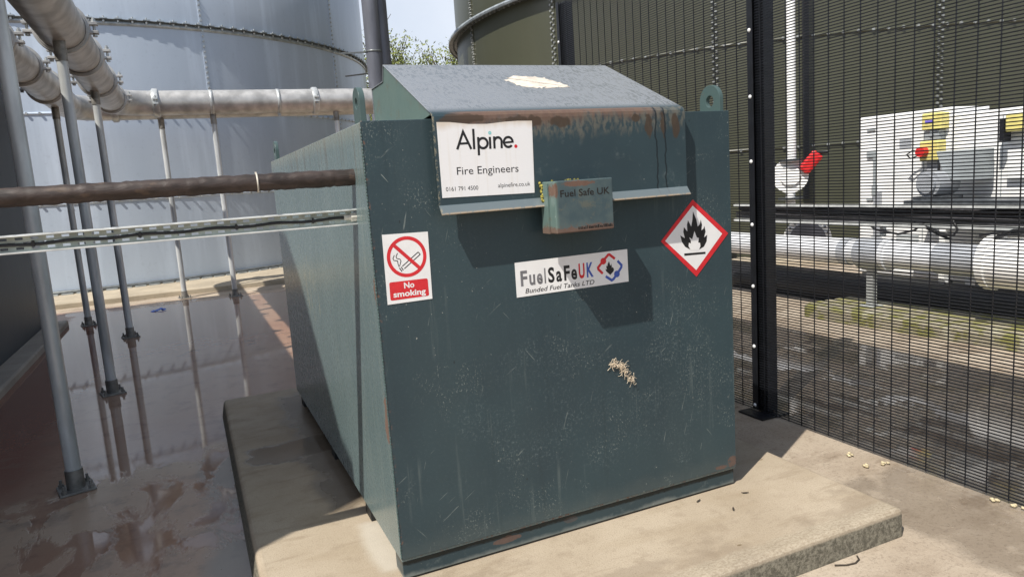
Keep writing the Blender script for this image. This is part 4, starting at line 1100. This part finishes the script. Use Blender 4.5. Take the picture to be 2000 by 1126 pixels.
t = MB(); t.box(6.36, 6.485, 2.62, 2.41, 1.66, 1.83); t.build('case', M['yellow'], ib, bevel=.012)
t = MB(); t.box(6.356, 6.3595, 2.58, 2.50, 1.73, 1.76); t.build('label_plate', M['purple'], ib)
t = MB(); t.box(6.38, 6.485, 2.6, 2.45, 1.56, 1.655); t.cyl((6.40, 2.52, 1.62), (6.37, 2.52, 1.62), .025, 12); t.build('terminal_cover', M['cabgrey'], ib)
eb = thing('stop_box', (6.46, 2.53, 1.35), 'lower yellow box with round red stop button on the white cabinet', 'switch box', 'yellow switch boxes')
t = MB(); t.box(6.36, 6.485, 2.64, 2.435, 1.36, 1.555); t.build('case', M['yellow'], eb, bevel=.012)
t = MB(); t.cyl((6.36, 2.585, 1.45), (6.29, 2.585, 1.45), .05, 20); t.build('button', M['redpaint'], eb, bevel=.01)
t = MB(); t.box(6.42, 6.485, 2.6, 2.43, 1.16, 1.355); t.build('socket_plate', M['cladgrey'], eb, bevel=.006)
t = MB(); t.cyl((6.42, 2.51, 1.23), (6.395, 2.51, 1.23), .03, 14); t.tube([(6.40, 2.45, 1.36), (6.38, 2.44, 1.25), (6.4, 2.47, 1.05), (6.4, 2.6, .85)], .012, 7); t.tube([(6.38, 2.63, 1.45), (6.34, 2.7, 1.47), (6.33, 2.76, 1.43), (6.34, 2.72, 1.39), (6.37, 2.64, 1.42)], .009, 6); t.build('cable', M['cable'], eb)
ib2 = thing('isolator_box', (6.44, 1.7, 1.6), 'yellow switch box cut by the right picture edge', 'switch box', 'yellow switch boxes')
t = MB(); t.box(6.34, 6.449, 1.78, 1.55, 1.58, 1.74); t.build('case', M['yellow'], ib2, bevel=.012)
t = MB(); t.box(6.34, 6.449, 1.83, 1.79, 1.5, 1.7); t.build('connector', M['black'], ib2)
hp = thing('steel_hopper', (6.3, 2.1, 1.0), 'grey tapered hopper standing before the wide white cabinet', 'hopper')
t = MB()
hpoly = [(2.31, 1.445), (1.93, 1.445), (1.93, 1.16), (2.14, 1.16), (2.24, 1.25)]
t.prism(hpoly, YZ, 6.15, 6.44); t.build('hopper_body', M['cabgrey'], hp, bevel=.006)
dm = thing('pump_motor', (6.2, 2.25, 1.1), 'rounded grey motor below the hopper on a dark bench', 'motor')
t = MB(); t.cyl((6.0, 2.28, 1.14), (6.3, 2.28, 1.14), .125, 28); t.cyl((5.97, 2.28, 1.14), (6.0, 2.28, 1.14), .09, 20); t.build('casing', M['cladgrey'], dm, bevel=.01)
t = MB(); t.box(5.98, 6.32, 2.42, 2.14, .985, 1.02); t.build('mount', M['boltdark'], dm)
bn = thing('steel_bench', (6.2, 1.95, .5), 'dark topped steel bench with grey apron before the cabinets', 'bench')
t = MB(); t.box(5.95, 6.45, 2.5, 1.1, .94, .985); t.build('top', M['boltdark'], bn, bevel=.004)
t = MB(); t.box(5.97, 5.985, 2.1, 1.2, .72, .939); t.build('apron', M['cladgrey'], bn)
for y in (2.1, 1.2):
    for x in (6.0, 6.4):
        t = MB(); t.box(x-.03, x+.03, y-.03, y+.03, -.1, .939); t.build('leg', M['cabwhite'], bn)
# small white/yellow/red valve glimpsed left of the fence post
sv = thing('tap_box', (6.6, 6.35, .9), 'small white box with yellow and red fittings seen left of the fence post', 'valve box')
t = MB(); t.box(6.55, 6.7, 6.4, 6.17, .85, 1.24); t.build('case', M['cabwhite'], sv, bevel=.01)
t = MB(); t.cyl((6.5, 6.27, 1.02), (6.55, 6.27, 1.02), .05, 14); t.build('red_knob', M['redpaint'], sv)
t = MB(); t.box(6.53, 6.549, 6.37, 6.2, 1.1, 1.16); t.build('yellow_band', M['yellow'], sv)
t = MB(); t.box(6.57, 6.66, 6.33, 6.24, -.1, .849); t.build('leg', M['galv'], sv)
